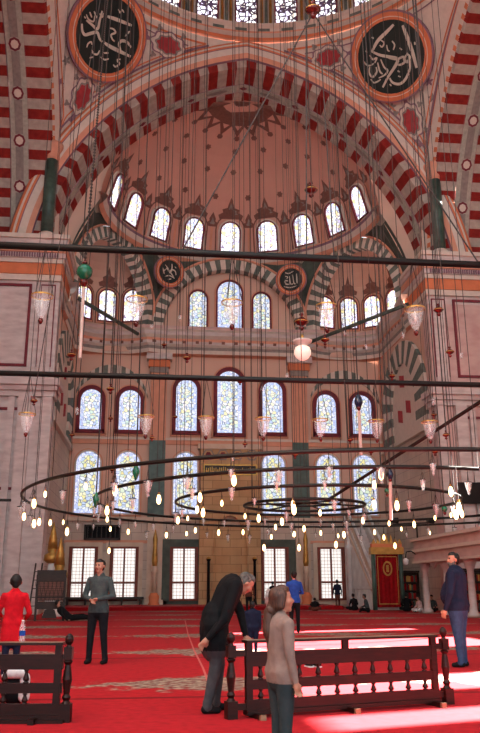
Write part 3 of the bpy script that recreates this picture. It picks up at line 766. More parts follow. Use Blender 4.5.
def strokes(b, mtx, R, lst, off=-.13, default=.05):
    for st in lst:
        w, pts = st
        P = [Vector((x*R, off*1.0, y*R)) for x, y in pts]
        V = []
        # smooth the polyline (Catmull-Rom)
        Q = []
        for k in range(len(P)-1):
            p0 = P[max(0, k-1)]; p1 = P[k]; p2 = P[k+1]; p3 = P[min(len(P)-1, k+2)]
            for j in range(4):
                t = j/4; Q.append(.5*((2*p1)+(p2-p0)*t+(2*p0-5*p1+4*p2-p3)*t*t+(3*p1-p0-3*p2+p3)*t**3))
        Q.append(P[-1]); n = len(Q)
        for k, p in enumerate(Q):
            t = (Q[min(n-1, k+1)]-Q[max(0, k-1)]).normalized(); s_ = Vector((t.z, 0, -t.x)); ww = w*R*(.55+.45*math.sin(PI*min(1, (k+.5)/n*1.0)))
            V.append((b.av(mtx @ (p-s_*ww)), b.av(mtx @ (p+s_*ww))))
        for k in range(n-1): b.face([V[k][0], V[k+1][0], V[k+1][1], V[k][1]])
def roundel(name, p, n, R, fw, lst, label, cat, ringm='orange'):
    mt = disc_frame(p+n.normalized()*.12, n)
    t = empty(name, p, label, cat)
    L = t.location
    def circ(r, k=40): return [(r*math.cos(2*PI*j/k), r*math.sin(2*PI*j/k)) for j in range(k)]
    b = MB('roundel'); b.X = mt; b.prism(circ(R*1.02), -.05, .1); o = b.build('disc', t, loc=p); o.location = (0, 0, 0)
    b = MB(ringm); b.X = mt; b.band(circ(R+fw), circ(R), -.12, .1, closed=True); b.m('mauve').band(circ(R+fw*1.25), circ(R+fw), -.08, .1, closed=True); b.m('cream').band(circ(R+fw*.45), circ(R+fw*.35), -.14, -.1, closed=True)
    o = b.build('rim', t, loc=p); o.location = (0, 0, 0)
    b = MB('script'); strokes(b, mt, R, lst); o = b.build('lettering', t, loc=p); o.location = (0, 0, 0)
    return t
def T(lst, cx, cy, rx, ry): return [(w, [((x-cx)/rx, (cy-y)/ry) for x, y in pts]) for w, pts in lst]
right_s = T([(.065, [(270, 88), (235, 125), (190, 170), (160, 225)]), (.06, [(160, 222), (200, 240), (250, 250), (290, 262), (275, 300), (245, 345), (215, 402)]),
 (.07, [(315, 92), (330, 130), (352, 190), (370, 245), (385, 305)]), (.05, [(335, 232), (350, 250), (340, 275), (322, 262), (335, 240)]), (.05, [(350, 262), (350, 310), (330, 360), (300, 385), (265, 378), (250, 355)]),
 (.045, [(245, 255), (285, 262), (318, 250), (325, 275), (300, 290), (280, 280)]), (.03, [(160, 150), (170, 158)]), (.03, [(205, 165), (222, 180), (212, 200), (200, 190)]), (.03, [(262, 170), (275, 190), (268, 215)]), (.025, [(235, 190), (240, 215), (250, 222)]),
 (.025, [(300, 205), (312, 215)]), (.03, [(375, 175), (378, 190)]), (.03, [(130, 218), (138, 228)]), (.035, [(150, 240), (165, 262), (185, 255), (175, 280)]), (.03, [(118, 268), (135, 290), (155, 292), (172, 280)]), (.04, [(150, 300), (148, 330), (165, 350), (185, 325), (182, 300)]),
 (.035, [(190, 278), (200, 320), (215, 335)]), (.035, [(205, 262), (222, 300), (240, 318), (225, 340), (195, 355)]), (.03, [(155, 360), (170, 378), (190, 372), (205, 362)]), (.03, [(290, 318), (300, 326)]), (.025, [(250, 385), (258, 395)]), (.025, [(292, 345), (305, 350)])], 250, 243, 155, 155)
left_s = T([(.06, [(285, 75), (330, 90), (395, 116)]), (.05, [(262, 50), (250, 95), (240, 132), (215, 112), (190, 92)]), (.055, [(170, 108), (172, 140), (185, 158), (215, 150), (240, 148), (250, 175), (262, 190)]), (.065, [(268, 192), (300, 212), (340, 232), (390, 256)]),
 (.055, [(345, 228), (338, 200), (350, 185), (375, 192), (392, 215)]), (.03, [(335, 42), (342, 58), (352, 46), (360, 58)]), (.035, [(295, 128), (312, 132), (322, 148), (302, 158), (308, 178), (318, 188)]), (.03, [(365, 165), (378, 150), (386, 142)]), (.03, [(190, 66), (200, 88), (222, 98), (228, 72)]),
 (.03, [(205, 55), (215, 80)]), (.03, [(225, 52), (238, 82)]), (.03, [(192, 215), (198, 198), (212, 190), (215, 202)]), (.035, [(215, 225), (222, 242), (240, 246), (250, 228)]), (.03, [(255, 258), (272, 270), (292, 266)]), (.03, [(268, 240), (290, 240)]), (.035, [(345, 268), (328, 272), (340, 288), (322, 302), (312, 292)]),
 (.025, [(180, 75), (188, 84)]), (.025, [(205, 262), (222, 258)]), (.03, [(250, 62), (262, 78), (268, 60)])], 285, 168, 118, 158)
def to_plane(lst, cx, cy, rx, ry, ox, oy, k, p, n, R):
    mt = disc_frame(p+n.normalized()*.12, n); inv = mt.inverted(); out = []
    for w, pts in lst:
        q = []
        for x, y in pts:
            X = (x*rx+cx)/k+ox; Yp = (cy-y*ry)/k+oy; r = ray(X, Yp); q3 = EYE+r*((p-EYE).dot(n)/r.dot(n)); l = inv @ q3; q.append((l.x/R, l.z/R))
        out.append((w, q))
    # centre the drawing on the disc
    xs = [a for _, q in out for a, _b in q]; ys = [_b for _, q in out for _, _b in q]
    mx_, my_ = (max(xs)+min(xs))/2, (max(ys)+min(ys))/2; f = min(1, .9/max(math.hypot(a-mx_, c-my_) for _, q in out for a, c in q))
    return [(w*.78, [((a-mx_)*f, (c-my_)*f) for a, c in q]) for w, q in out]
for s, lst, lab in ((-1, left_s, 'large dark green calligraphy roundel with orange rim on the left pendentive'), (1, right_s, 'large dark green calligraphy roundel with orange rim on the right pendentive')):
    u, z = ROUND[s]; p, T_, n = pend_n(u, z, s)
    p = p+n*.35
    lst = to_plane(lst, *((285, 168, 118, 158, 40, 0, 4.364) if s < 0 else (250, 243, 155, 155, 340, 10, 4.8)), p, n, 2.05)
    roundel('calligraphy_roundel', p, n, 2.12, .44, lst, lab, 'calligraphy roundel')
small_l = [(.06, [(-.5, .5), (-.1, .1), (.4, -.4)]), (.06, [(-.6, -.1), (-.3, .2), (0, -.1), (.2, .2), (.5, .1), (.6, -.2)]), (.06, [(.1, .7), (.15, .3), (0, 0)]), (.05, [(-.4, -.5), (0, -.35), (.5, -.5)]), (.05, [(-.1, -.7), (.2, -.6)]), (.04, [(.4, .5), (.55, .4)]), (.05, [(-.7, .2), (-.5, -.3)])]
small_r = [(.06, [(.55, .45), (.55, -.4)]), (.06, [(.2, .4), (.25, -.3), (.4, -.45)]), (.06, [(-.1, .3), (-.05, -.35), (.2, -.4)]), (.06, [(-.1, -.4), (-.45, -.35), (-.5, -.05), (-.25, -.1)]), (.045, [(-.45, .65), (-.1, .55), (.3, .7)]), (.04, [(-.5, .35), (-.25, .25), (-.35, .1)]), (.05, [(-.65, -.55), (-.1, -.7), (.5, -.6)])]
for px, py, lst, lab in ((168.5, 272, small_l, 'small black calligraphy roundel on the green spandrel left of the lunette'), (291.5, 280, small_r, 'small black calligraphy roundel on the green spandrel right of the lunette')):
    s = -1 if px < 230 else 1
    p = aY(px, py, 51.3); n = Vector((-s*.45, -1, -.25))
    roundel('calligraphy_roundel', p, n, .82, .26, lst, lab, 'calligraphy roundel', 'orange')
# exedrae: half cylinders with half domes behind the diagonal arches
EN = {}
for s, nm in ((-1, 'left'), (1, 'right')):
    a, c = (P1, P2) if s > 0 else (Vector((-P1.x, P1.y, 0)), Vector((-P2.x, P2.y, 0)))
    m = (a+c)/2; h = (a-c).normalized(); R = (a-c).length/2-.3; n = Vector((h.y, -h.x, 0))
    if n.dot(m-Vector((0, SY, 0))) < 0: n = -n
    EN[s] = (m, h, n, R)
    def ex(phi, z, off=0, top=24.6, zb=22.2):
        r = R if z <= zb else R*math.sqrt(max(0, 1-((z-zb)/(top-zb))**2)); r -= off
        return m+n*r*math.cos(phi)+h*r*math.sin(phi)+Vector((0, 0, z))
    b = MB('pink'); b.grid(lambda u, v: ex(-PI/2+PI*u, 18.2+(24.595-18.2)*math.sin(v*PI/2)), 30, 14)
    for k in range(-1, 4):
        ph = math.radians(18+26*k)
        if k == 3: ph = math.radians(83)
        def ep(pts, off, mm):
            b.m(mm); b.face([b.av(ex(ph+x/R, 19.3+y, off)) for x, y in pts])
        if k < 3:
            ep(outline(1.75, 2.9, 'round', 5), .05, 'brown'); ep(outline(1.6, 2.8, 'round', 5), .065, 'pink')
            ep([(x*.8, 2.8+y*.9) for x, y in [(.8, 0), (.9, .3), (.5, .5), (.55, .75), (.2, .9), (0, 1.5), (-.2, .9), (-.55, .75), (-.5, .5), (-.9, .3), (-.8, 0)]], .08, 'brown')
            ep([(x*.4, 2.95+y*.5) for x, y in [(.8, 0), (.9, .3), (.5, .5), (.55, .75), (.2, .9), (0, 1.5), (-.2, .9), (-.55, .75), (-.5, .5), (-.9, .3), (-.8, 0)]], .095, 'grey')
    struct(b.build('ceiling_exedra_'+nm), 'small pink half dome niche with stencilled crests, %s of the lunette' % nm, 'exedra')
    for k, od in zip(range(-1, 3), ('nearest the pier', 'second from the pier', 'third from the pier', 'beside the centre arch')):
        ph = math.radians(18+26*k); p = ex(ph, 19.5); d = (n*math.cos(ph)+h*math.sin(ph)); u = Vector((d.y, -d.x, 0))
        if u.cross(d).z < 0: u = -u
        p = p-d*.14
        window(frame_mtx(p, u, Uz, d), 1.15, 2.3, 'gUp', .1, 'maroon', 'small arched window in the %s niche, %s' % (nm, od), outer=('salmon', .1), depth=.12)
# main entablature running round the apse: follows exedra curves
def entab():
    path = []
    for s in (-1, 1):
        m, h, n, R = EN[s]; seg = []
        for k in range(17):
            ph = -PI/2+PI*k/16; d = n*math.cos(ph)+h*math.sin(ph); p = m+d*(R+.05); seg.append((p, -d))
        # from pier end to centre end: h points from P2 to P1
        path.append(seg)
    left = path[0]; right = path[1][::-1]
    full = [(Vector((-PX, 44.4, 0)), Vector((1, 0, 0)))]+left+[(Vector((-4.6, 52.75, 0)), Vector((0, -1, 0))), (Vector((4.6, 52.75, 0)), Vector((0, -1, 0)))]+right+[(Vector((PX, 44.4, 0)), Vector((-1, 0, 0)))]
    # clamp inside the square walls
    out = []
    for p, n in full:
        q = p.copy(); q.x = max(-10.85, min(10.85, q.x)); q.y = min(53.2, q.y); out.append((q, n))
    return out
E_ = entab()
b = MB('cream')
prof = [(-.6, 17.1, 'salmon'), (.02, 17.15, 'cream'), (.1, 17.4, 'grey'), (.12, 17.62, 'cream'), (.3, 17.75, 'marble'), (.34, 17.95, 'salmon'), (.36, 18.15, 'cream'), (.6, 18.35, 'marble'), (.65, 18.6, 'cream'), (.78, 18.72, 'marblepink'), (.78, 18.95, 'marble'), (-.4, 19.0, 'marble')]
for (o0, q0, m), (o1, q1, _) in zip(prof, prof[1:]):
    b.m(m)
    for (p, n), (p2, n2) in zip(E_, E_[1:]):
        b.quad(p+n*o0+Vector((0,0,q0)), p2+n2*o0+Vector((0,0,q0)), p2+n2*o1+Vector((0,0,q1)), p+n*o1+Vector((0,0,q1)))
b.m('brown')
for (p, n), (p2, n2) in zip(E_, E_[1:]):
    L = (p2-p).length; K = max(1, int(L/.85))
    for k in range(K):
        f = (k+.3)/K; g = (k+.55)/K; a = p.lerp(p2, f); c = p.lerp(p2, g); nn = n.lerp(n2, f)
        b.quad(a+nn*.36+Vector((0,0,17.8)), c+nn*.36+Vector((0,0,17.8)), c+nn*.38+Vector((0,0,18.0)), a+nn*.38+Vector((0,0,18.0)))
struct(b.build('trim_12'), 'stepped stone cornice curving round the whole apse', 'cornice')
# shelf closing the gap behind the cornice
b = MB('pink')
for s in (-1, 1):
    m, h, n, R = EN[s]
    b.m('pink').box(min(s*5.3, s*11.2), max(s*5.3, s*11.2), 53.0, WY+.8, 17.3, 18.3)
struct(b.build('trim_13'), 'plaster soffit behind the curved cornice', 'soffit')
# green relief arches over the paired windows
for s, nm in ((-1, 'left'), (1, 'right')):
    b = MB('green'); cx = s*8.25; K = 26
    for k in range(K):
        t0, t1 = PI*k/K, PI*(k+1)/K; b.m('green' if k % 2 else 'cream')
        O = lambda t, r, zr: (cx-r*math.cos(t), 13.4+zr*math.sin(t))
        o0, o1, i0, i1 = O(t0, 2.6, 2.95), O(t1, 2.6, 2.95), O(t0, 2.6, 2.35), O(t1, 2.6, 2.35)
        if abs(math.cos(t0)) > .97: continue
        b.quad((o0[0], WY-.16, o0[1]), (o1[0], WY-.16, o1[1]), (i1[0], WY-.16, i1[1]), (i0[0], WY-.16, i0[1]))
        b.quad((i0[0], WY-.16, i0[1]), (i1[0], WY-.16, i1[1]), (i1[0], WY, i1[1]), (i0[0], WY, i0[1])); b.quad((o0[0], WY-.16, o0[1]), (o0[0], WY, o0[1]), (o1[0], WY, o1[1]), (o1[0], WY-.16, o1[1]))
    struct(b.build('trim_%d' % (15+(s > 0))), 'green and cream relief arch over the paired windows, %s side' % nm, 'arch')
# pilasters between the windows
for s, nm in ((-1, 'left'), (1, 'right')):
    t = empty('wall_pilaster', (s*4.98, WY, 0), 'tall wall pilaster with a green marble panel, %s of the mihrab' % nm, 'pilaster', 'pilasters of the qibla wall')
    MB('beige').box(-.62, .62, -.45, 0, 0, .5).m('beige').box(-.5, .5, -.32, 0, .5, 5.8).box(-.6, .6, -.4, 0, 5.5, 5.8).build('base', t)
    MB('greencol').box(-.55, .55, -.3, 0, 5.8, 11.0).build('shaft', t)
    MB('salmon').box(-.55, .55, -.3, 0, 11.0, 16.2).build('upper_shaft', t)
    MB('orange').box(-.75, .75, -.5, 0, 16.2, 16.7).m('grey').box(-.66, .66, -.4, 0, 15.8, 16.2).m('marble').box(-.9, .9, -.75, 0, 16.7, 17.15).build('capital', t)
# ------------------------------------------------------------------ mihrab
t = empty('mihrab', (0, WY-.02, 0), 'tan stone mihrab with an inscription panel in the centre of the far wall', 'mihrab')
W_ = 2.05
n_ = 10
arch_in = [(-1.15, 0)]+[(-1.15+.0, 3.6)]+[(-1.15*math.cos(PI/2*k/n_), 3.6+2.3*math.sin(PI/2*k/n_)) for k in range(1, n_+1)]+[(1.15*math.cos(PI/2*k/n_), 3.6+2.3*math.sin(PI/2*k/n_)) for k in range(n_-1, -1, -1)]+[(1.15, 0)]
b = MB('tan'); b.prism([(-W_, 0), (-W_, 10.4), (W_, 10.4), (W_, 0)]+arch_in[::-1], -.6, -.0)
b.build('surround', t)
b = MB('tan'); b.grid(lambda u, v: (1.15*math.cos(PI*u), -.55+.5*math.sin(PI*u), 5.2*v), 16, 6); b.m('beige').grid(lambda u, v: (1.15*math.cos(PI*u)*math.cos(v*PI/2), -.55+.5*math.sin(PI*u)*math.cos(v*PI/2), 5.2+.8*math.sin(v*PI/2)), 16, 5)
b.build('niche', t)
b = MB('gold').box(-1.85, 1.85, -.68, -.6, 8.6, 9.35); b.m('wood2').box(-1.75, 1.75, -.7, -.68, 8.7, 9.25); b.m('gold')
for k in range(26):
    x = -1.65+.13*k; h_ = .14+.12*random.random(); b.box(x, x+.04, -.72, -.70, 8.8, 8.8+h_*1.4)
    if k % 3 == 0: b.box(x-.04, x+.12, -.72, -.70, 8.83, 8.88)
b.build('inscription_panel', t)
b = MB('maroon')
for k in range(4):
    x = -1.5+1.0*k
    for r, mm, y in ((.42, 'grey', -.62), (.32, 'tan', -.64), (.2, 'maroon', -.66)):
        b.m(mm).prism([(x+r*math.cos(PI/3*j), 10+r*math.sin(PI/3*j)) for j in range(6)], y, -.6)
b.build('hexagon_frieze', t)
b = MB('beige').box(-2.2, 2.2, -.7, 0, 10.4, 10.75); b.build('cornice', t)
for X in (-1.47, 1.55):
    t = empty('candle_stand', (X, WY-1.3, 0), 'tall dark candle stand in front of the mihrab, %s one' % ('left' if X < 0 else 'right'), 'candle stand', 'dark stands flanking the mihrab')
    MB('dark').lathe([(.28, 0), (.28, .1), (.12, .25), (.1, .5), (.09, 2.9), (.14, 3.0), (.14, 3.05)], n=10).build('pole', t, True)
    MB('gold').lathe([(.16, 3.05), (.16, 3.12), (.05, 3.2)], n=10).build('candle_cup', t, True)
# brass candlesticks by the pilasters
for s, nm in ((-1, 'left'), (1, 'right')):
    t = empty('brass_candlestick', (s*4.95, WY-1.3, 0), 'tall brass candlestick with an orange candle before the %s pilaster' % nm, 'candlestick', 'brass candlesticks by the pilasters')
    MB('orange').lathe([(.38, 0), (.4, .15), (.3, .4), (.34, .7), (.2, .95)], n=14).build('base', t, True)
    MB('beige').lathe([(.17, .95), (.17, 2.1), (.22, 2.15), (.22, 2.4), (.17, 2.45), (.17, 2.6)], n=12).build('shaft', t, True)
    MB('gold').lathe([(.15, 2.6), (.2, 2.9), (.13, 3.9), (.16, 4.3), (.03, 4.9)], n=12).build('candle', t, True)
exec_more = True
# ------------------------------------------------------------------ minbar, gate curtain
t = empty('minbar', (8.5, 45.6, 0), 'white marble pulpit stair with a red curtained gate right of the mihrab', 'pulpit')
b = MB('white')
b.prism([(0.2, 0), (0.2, .9), (7.4, 6.0), (7.4, 0)], -.68, -.58, axes='yz'); b.prism([(0.2, 0), (0.2, .9), (7.4, 6.0), (7.4, 0)], .58, .68, axes='yz')
b.build('flank', t)
b = MB('marble')
for k in range(18): b.box(-.58, .58, .2+.4*k, .6+.4*k, 0, .3+.29*k)
b.build('steps', t)
for s in (-1, 1):
    b = MB('white')
    b.tube([(s*.66, .25, 1.9), (s*.66, 7.4, 6.95)], .1, 6); b.tube([(s*.66, .25, 1.05), (s*.66, 7.4, 6.1)], .08, 6)
    b.m('beige').tube([(s*.7, .25, .6), (s*.7, 7.4, 5.65)], .06, 6)
    for k in range(26): 
        y = .4+.27*k; z = 1.0+(y-.25)*.706; b.tube([(s*.66, y, z), (s*.66, y+.05, z+.85)], .035, 5)
    b.build('handrail', t)
b = MB('white')
for k in range(12):
    y = .5+.5*k; b.box(-.78, -.68, y, y+.16, 0, 1.15); 
b.box(-.8, -.66, .3, 6.6, 1.15, 1.3)
for k in range(12): b.prism([(y_, z_) for y_, z_ in ((.66+.5*k, 1.15), (.72+.5*k, 1.15), (.72+.5*k, .95))], -.76, -.70, axes='yz')
b.build('lower_arcade', t)
b = MB('greencol').lathe([(.14, 0), (.12, 3.1)], c=(-.82, -.05, 0), n=10).lathe([(.14, 0), (.12, 3.1)], c=(.82, -.05, 0), n=10); b.build('gate_column', t, True)
b = MB('gold').box(-.98, .98, -.25, .2, 3.1, 3.5).m('orange').box(-.9, .9, -.2, .15, 3.5, 3.7).m('gold')
for k in range(7): b.prism([(-.9+.26*k, 3.7), (-.64+.26*k, 3.7), (-.77+.26*k, 4.0+.25*(k in (2, 3, 4)))], -.18, -.05)
b.build('gate_crown', t)
b = MB('velvet')
b.grid(lambda u, v: (-.68+1.36*u, -.05+.03*math.sin(u*34), .15+2.95*v), 60, 3); cu = b.build('curtain', t, True)
b = MB('gold'); b.band([(.28*math.cos(a), 2.3+.42*math.sin(a)) for a in [2*PI*k/20 for k in range(20)]], [(.2*math.cos(a), 2.3+.32*math.sin(a)) for a in [2*PI*k/20 for k in range(20)]], -.12, -.09, closed=True)
b.box(-.6, .6, -.11, -.09, .3, .36).box(-.6, .6, -.11, -.09, 2.95, 3.0).box(-.6, -.56, -.11, -.09, .3, 3).box(.56, .6, -.11, -.09, .3, 3); b.box(-.08, .08, -.12, -.09, 2.1, 2.5)
b.build('embroidery', cu)
b = MB('white').lathe([(.2, 0), (.2, 3.6), (.26, 3.7), (.1, 3.9), (.12, 4.1), (.02, 4.3)], c=(-1.35, 3.6, 0), n=12)
o = b.build('marble_post', None, True); o.location = (8.5, 45.6, 0); tag(o, 'slender white marble post standing left of the pulpit stair', 'post')
# ------------------------------------------------------------------ tribune (mahfil) on the right
t = empty('marble_tribune', (8.6, 34, 0), 'raised pink marble tribune on columns along the right side', 'tribune')
b = MB('marblepink').box(0, 2.0, -8, 6.9, 2.55, 3.0).m('cream').box(-.12, 2.0, -8.1, 7.0, 3.0, 3.15).m('marblepink').box(0, .14, -8, 6.9, 3.15, 3.55).box(0, 2.0, 6.76, 6.9, 3.15, 3.55).m('cream').box(-.15, .2, -8.1, 7.05, 3.55, 3.7).box(-.1, 2, -8, 7, 2.45, 2.55)
b.build('balcony', t)
for y in (6.4, 3.4, .4, -2.6, -5.6):
    MB('marble').lathe([(.28, 0), (.28, .12), (.2, .2), (.17, .3), (.15, 2.0), (.18, 2.05), (.28, 2.35), (.28, 2.45)], c=(.38, y, 0), n=14).build('column', t, True)
# pediment ornament between columns
for y in (4.9, 1.9):
    MB('white').prism([(y-.6, 2.45), (y+.6, 2.45), (y, 2.15)], .3, .4, axes='yz').build('hanging_pediment', t)
def bookcase(x, y, w, label):
    t = empty('bookcase', (x, y, 0), label, 'bookcase')
    b = MB('wood2').box(0, .05, 0, .4, 0, 2.1).box(w-.05, w, 0, .4, 0, 2.1).box(0, w, .36, .4, 0, 2.1).box(-.04, w+.04, -.03, .4, 2.1, 2.2); b.build('carcass', t)
    for k in range(5): MB('wood2').box(.05, w-.05, 0, .36, .08+.48*k, .12+.48*k).build('shelf', t)
    t2 = []
    for k in range(4):
        xx = .08
        while xx < w-.18:
            wd = random.uniform(.06, .12); hh = random.uniform(.28, .38); c = random.choice(['books', 'books', 'velvet', 'greencol', 'wood2', 'gold'])
            o = MB(c).box(0, wd-.008, 0, .22, 0, hh).build('book'); o.location = (x+xx, y+.08, .121+.48*k)
            tag(o, 'hardback book on a shelf of the %s' % label.split(',')[0], 'book', 'books in the %s' % label.split(',')[0]); xx += wd
bookcase(9.35, 46.4, 1.3, 'wooden bookcase beside the red curtained gate')
bookcase(10.95, 40.9, 1.9, 'wooden bookcase behind the tribune columns')
# television and loudspeaker
p = aY(469, 493.5, YA-.3)
t = empty('television', (p.x+.15, YA-.45, p.z), 'dark wall mounted screen on the right pier above the tribune', 'television')
MB('black').box(-.85, .85, -.12, -.04, -.58, .58).box(-.2, .2, -.04, .1, -.2, .2).build('casing', t); MB('phone').box(-.8, .8, -.125, -.12, -.53, .53).build('screen', t)
t = empty('loudspeaker', (8.85, 29.6, 3.7), 'black box loudspeaker on the tribune parapet', 'loudspeaker')
MB('black').box(-.2, .25, -.2, .2, 0, .42).build('cabinet', t); MB('iron').lathe([(.13, -.22), (.1, -.2)], c=(0, 0, .2), n=14, ax='y').build('cone', t)
t = empty('spotlight_bar', (8.75, 40.6, 3.7), 'black bar with two small spotlights rising from the tribune corner', 'spotlight')
MB('black').tube([(0, 0, 0), (0, 0, .8)], .04, 6).tube([(-1.3, 0, .75), (.9, 0, .85)], .035, 6).build('bar', t)
for x in (-1.2, .75): MB('black').lathe([(.1, -.18), (.14, .0), (.16, .2)], c=(x, 0, .95), n=10, ax='x').build('spotlight_head', t)
t = empty('bracket_lamp', (8.3, 40.2, 2.7), 'small white dome lamp on a black arm at the tribune end', 'lamp')
MB('black').tube([(.15, 0, .2), (-.1, -.1, .35), (-.4, -.2, .3), (-.45, -.2, 0)], .03, 6).build('arm', t); MB('white').lathe([(.05, 0), (.16, -.1), (.13, -.3), (.04, -.36)], c=(-.45, -.2, 0), n=12).build('shade', t, True)
# wooden preaching chair on the left
g = aZ(49, 620.5)
t = empty('preaching_chair', (g.x, g.y, 0), 'carved dark wooden preaching chair with lattice panel by the left pier', 'preaching chair', rz=.12)
for x in (-.56, .56):
    for y in (-.4, .4): MB('wood2').box(x-.04, x+.04, y-.04, y+.04, 0, 1.8 if y > 0 or True else .9).build('leg', t)
b = MB('wood2')
b.box(-.52, .52, -.4, -.36, .45, .75).box(-.52, .52, -.4, -.36, 1.55, 1.78)
b.m('brown').box(-.5, .5, -.37, -.35, .78, 1.52).m('wood2')
for k in range(13):
    x = -.5+.083*k; b.prism([(x, .76), (x+.02, .76), (x+.02+.15*(1 if k % 2 else -1), 1.54), (x+.15*(1 if k % 2 else -1), 1.54)], -.4, -.375)
for k in range(9): b.box(-.52, .52, -.395, -.372, .8+.09*k, .815+.09*k)
b.build('lattice_panel', t)
MB('wood2').box(-.54, .54, -.38, .4, .9, .95).build('seat', t); MB('wood2').box(-.6, .6, .36, .44, .9, 2.0).build('backrest', t)
for x in (-.56, .56): MB('wood2').box(x-.03, x+.03, -.36, .36, .45, 1.5).build('side_panel', t)
MB('wood2').prism([(-.3, .1), (.3, .1), (.2, .42), (0, .5), (-.2, .42)], -.41, -.37).build('apron', t)
t = empty('folded_ladder', (g.x-.95, g.y+.6, 0), 'dark folded wooden ladder leaning beside the preaching chair', 'ladder')
for x in (0, .28): MB('wood2').tube([(x, 0, 0), (x+.1, .6, 2.3)], .035, 6).build('rail', t)
b = MB('wood2')
for k in range(6): b.tube([(.02+.04*k/3, .1*k+.05, .35*k+.2), (.3+.04*k/3, .1*k+.05, .35*k+.2)], .02, 5)
b.build('rung', t)
for k, (px, top) in enumerate(((51, 522), (59, 537))):
    yy = 40.2 if k == 0 else 38.8; p = aY(px, 575, yy); zt = aY(px, top, yy).z
    t = empty('gilded_spire_lamp', (p.x, yy, 0), '%s gilded spire on a white column behind the preaching chair' % ('taller' if k == 0 else 'shorter'), 'lamp stand')
    MB('white').lathe([(.3, 0), (.22, .2), (.2, zt-2.0)], n=12).build('column', t, True)
    MB('gold').lathe([(.24, zt-2.0), (.42, zt-1.85), (.38, zt-1.6), (.2, zt-1.5), (.26, zt-1.3)], n=12).build('gilt_collar', t, True)
    MB('gold').lathe([(.25, zt-1.3), (.2, zt-.8), (.08, zt-.25), (.02, zt)], n=12).build('spire', t, True)
a = aY(84, 540, WY); c = aY(121, 525, WY)
t = empty('carved_shutter_panel', (a.x, WY-.3, a.z), 'dark carved wooden panel hung over the left ground floor windows', 'panel')
MB('wood2').box(0, c.x-a.x, 0, .3, 0, .12).box(0, c.x-a.x, 0, .3, c.z-a.z-.1, c.z-a.z).box(0, .1, 0, .3, 0, c.z-a.z).box(c.x-a.x-.1, c.x-a.x, 0, .3, 0, c.z-a.z).build('frame', t)
b = MB('dark').box(.1, c.x-a.x-.1, .1, .25, .1, c.z-a.z-.1).m('wood2')
for k in range(8): b.box(.2+.3*k, .26+.3*k, .04, .12, .1, c.z-a.z-.1)
b.build('slats', t)
# low dark bench along the left windows and bench under them
for X0, X1, nm in ((-10.6, -5.6, 'left'),):
    t = empty('low_bench', (X0, 52.3, .2), 'low dark bench below the two left ground floor windows', 'bench')
    MB('wood2').box(0, X1-X0, 0, .7, .35, .5).build('seat', t)
    for k in range(5): MB('wood2').box(.1+1.15*k, .2+1.15*k, .05, .65, 0, .35).build('leg', t)
# ------------------------------------------------------------------ tie rods
ROD1 = aY(240, 255, 18.86).z; ROD2 = aY(240, 379, 18.86).z
o = MB('black').tube([(-16.1, 18.86, ROD1), (16.1, 18.86, ROD1)], .1, 8).build('tie_rod', None, True, loc=(0, 18.86, ROD1)); tag(o, 'thick black tie rod, the upper one crossing the whole picture', 'tie rod')
o = MB('black').tube([(-16.1, 18.86, ROD2), (16.1, 18.86, ROD2)], .07, 8).build('tie_rod', None, True, loc=(0, 18.86, ROD2)); tag(o, 'black tie rod crossing the whole picture lower down, above the lamp rings', 'tie rod')
for s, nm in ((-1, 'left'), (1, 'right')):
    a = Vector((s*5.75, 52.3, 18.55)); c = Vector((s*10.75, 45.7, 18.55+.6))
    a = aY(138, 334, 50.5) if s < 0 else aY(300, 346, 50.5); c = aX(66, 291, -10.7) if s < 0 else aX(408, 304, 10.7)
    if s < 0: c = aY(66, 291, 46.3)
    else: c = aY(408, 304, 44.6)
    o = MB('darkgreen').tube([a, c], .13, 8).build('tie_bar', None, True, loc=a); tag(o, 'dark tie bar under the %s niche cornice' % nm, 'tie bar')
# ------------------------------------------------------------------ lamp rings
RINGS = [('outermost', 2.4, 29.3, 12.1, 4.35), ('second', 1.9, 29.1, 9.1, 4.35), ('third', 1.0, 29.0, 5.25, 4.33), ('innermost', .55, 29.0, 2.25, 4.22)]
def dome_top(x, y):
    r = math.hypot(x, y-YD)
    if r < A-.3: return Vector((x, y, ZC+5+7.6*math.sqrt(max(0, 1-(r/(A+.1))**2))))
    k = (A-.3)/r; return Vector((x*k, YD+(y-YD)*k, ZC+1.2))
NW = 0
def wire(p, label, group, r=.011, top=None, m='chain', name='suspension_wire'):
    top = top or dome_top(p[0], p[1])
    o = MB(m).tube([p, top], r, 4).build(name, None, loc=p)
    return tag(o, label, 'wire', group)
# one master lamp lit and one unlit, copied round every ring
def lamp_master(lit):
    t = empty('hanging_lamp', (0, 0, 0), '', 'lamp')
    w_ = MB('chain').tube([(0, 0, 0), (0, 0, -.42)], .012, 4).tube([(0, 0, -.1), (.09, 0, -.45)], .008, 3).tube([(0, 0, -.1), (-.09, 0, -.45)], .008, 3).build('hanger', t)
    if lit:
        bu = MB('bulb').lathe([(.02, -.40), (.045, -.46), (.07, -.57), (.058, -.66), (.02, -.71)], n=8).build('bulb', t, True)
        so_ = MB('gold').lathe([(.035, -.36), (.035, -.44)], n=6).build('socket', t)
        return t, [(w_, []), (bu, []), (so_, [])]
    cu = MB('cup').lathe([(.12, -.44), (.115, -.5), (.08, -.66), (.04, -.78), (.05, -.82), (.02, -.86)], n=10, cap=False).build('glass_cup', t, True)
    bu = MB('bulboff').lathe([(.015, -.42), (.045, -.52), (.04, -.68), (.01, -.74)], n=8).build('bulb', t, True)
    ri = MB('chain').lathe([(.125, -.45), (.125, -.43)], n=10, cap=False).build('rim', cu)
    return t, [(w_, []), (cu, [ri]), (bu, [])]
ml, kl = lamp_master(True); mu, ku = lamp_master(False); used = {True: False, False: False}
rnd = random.Random(3)
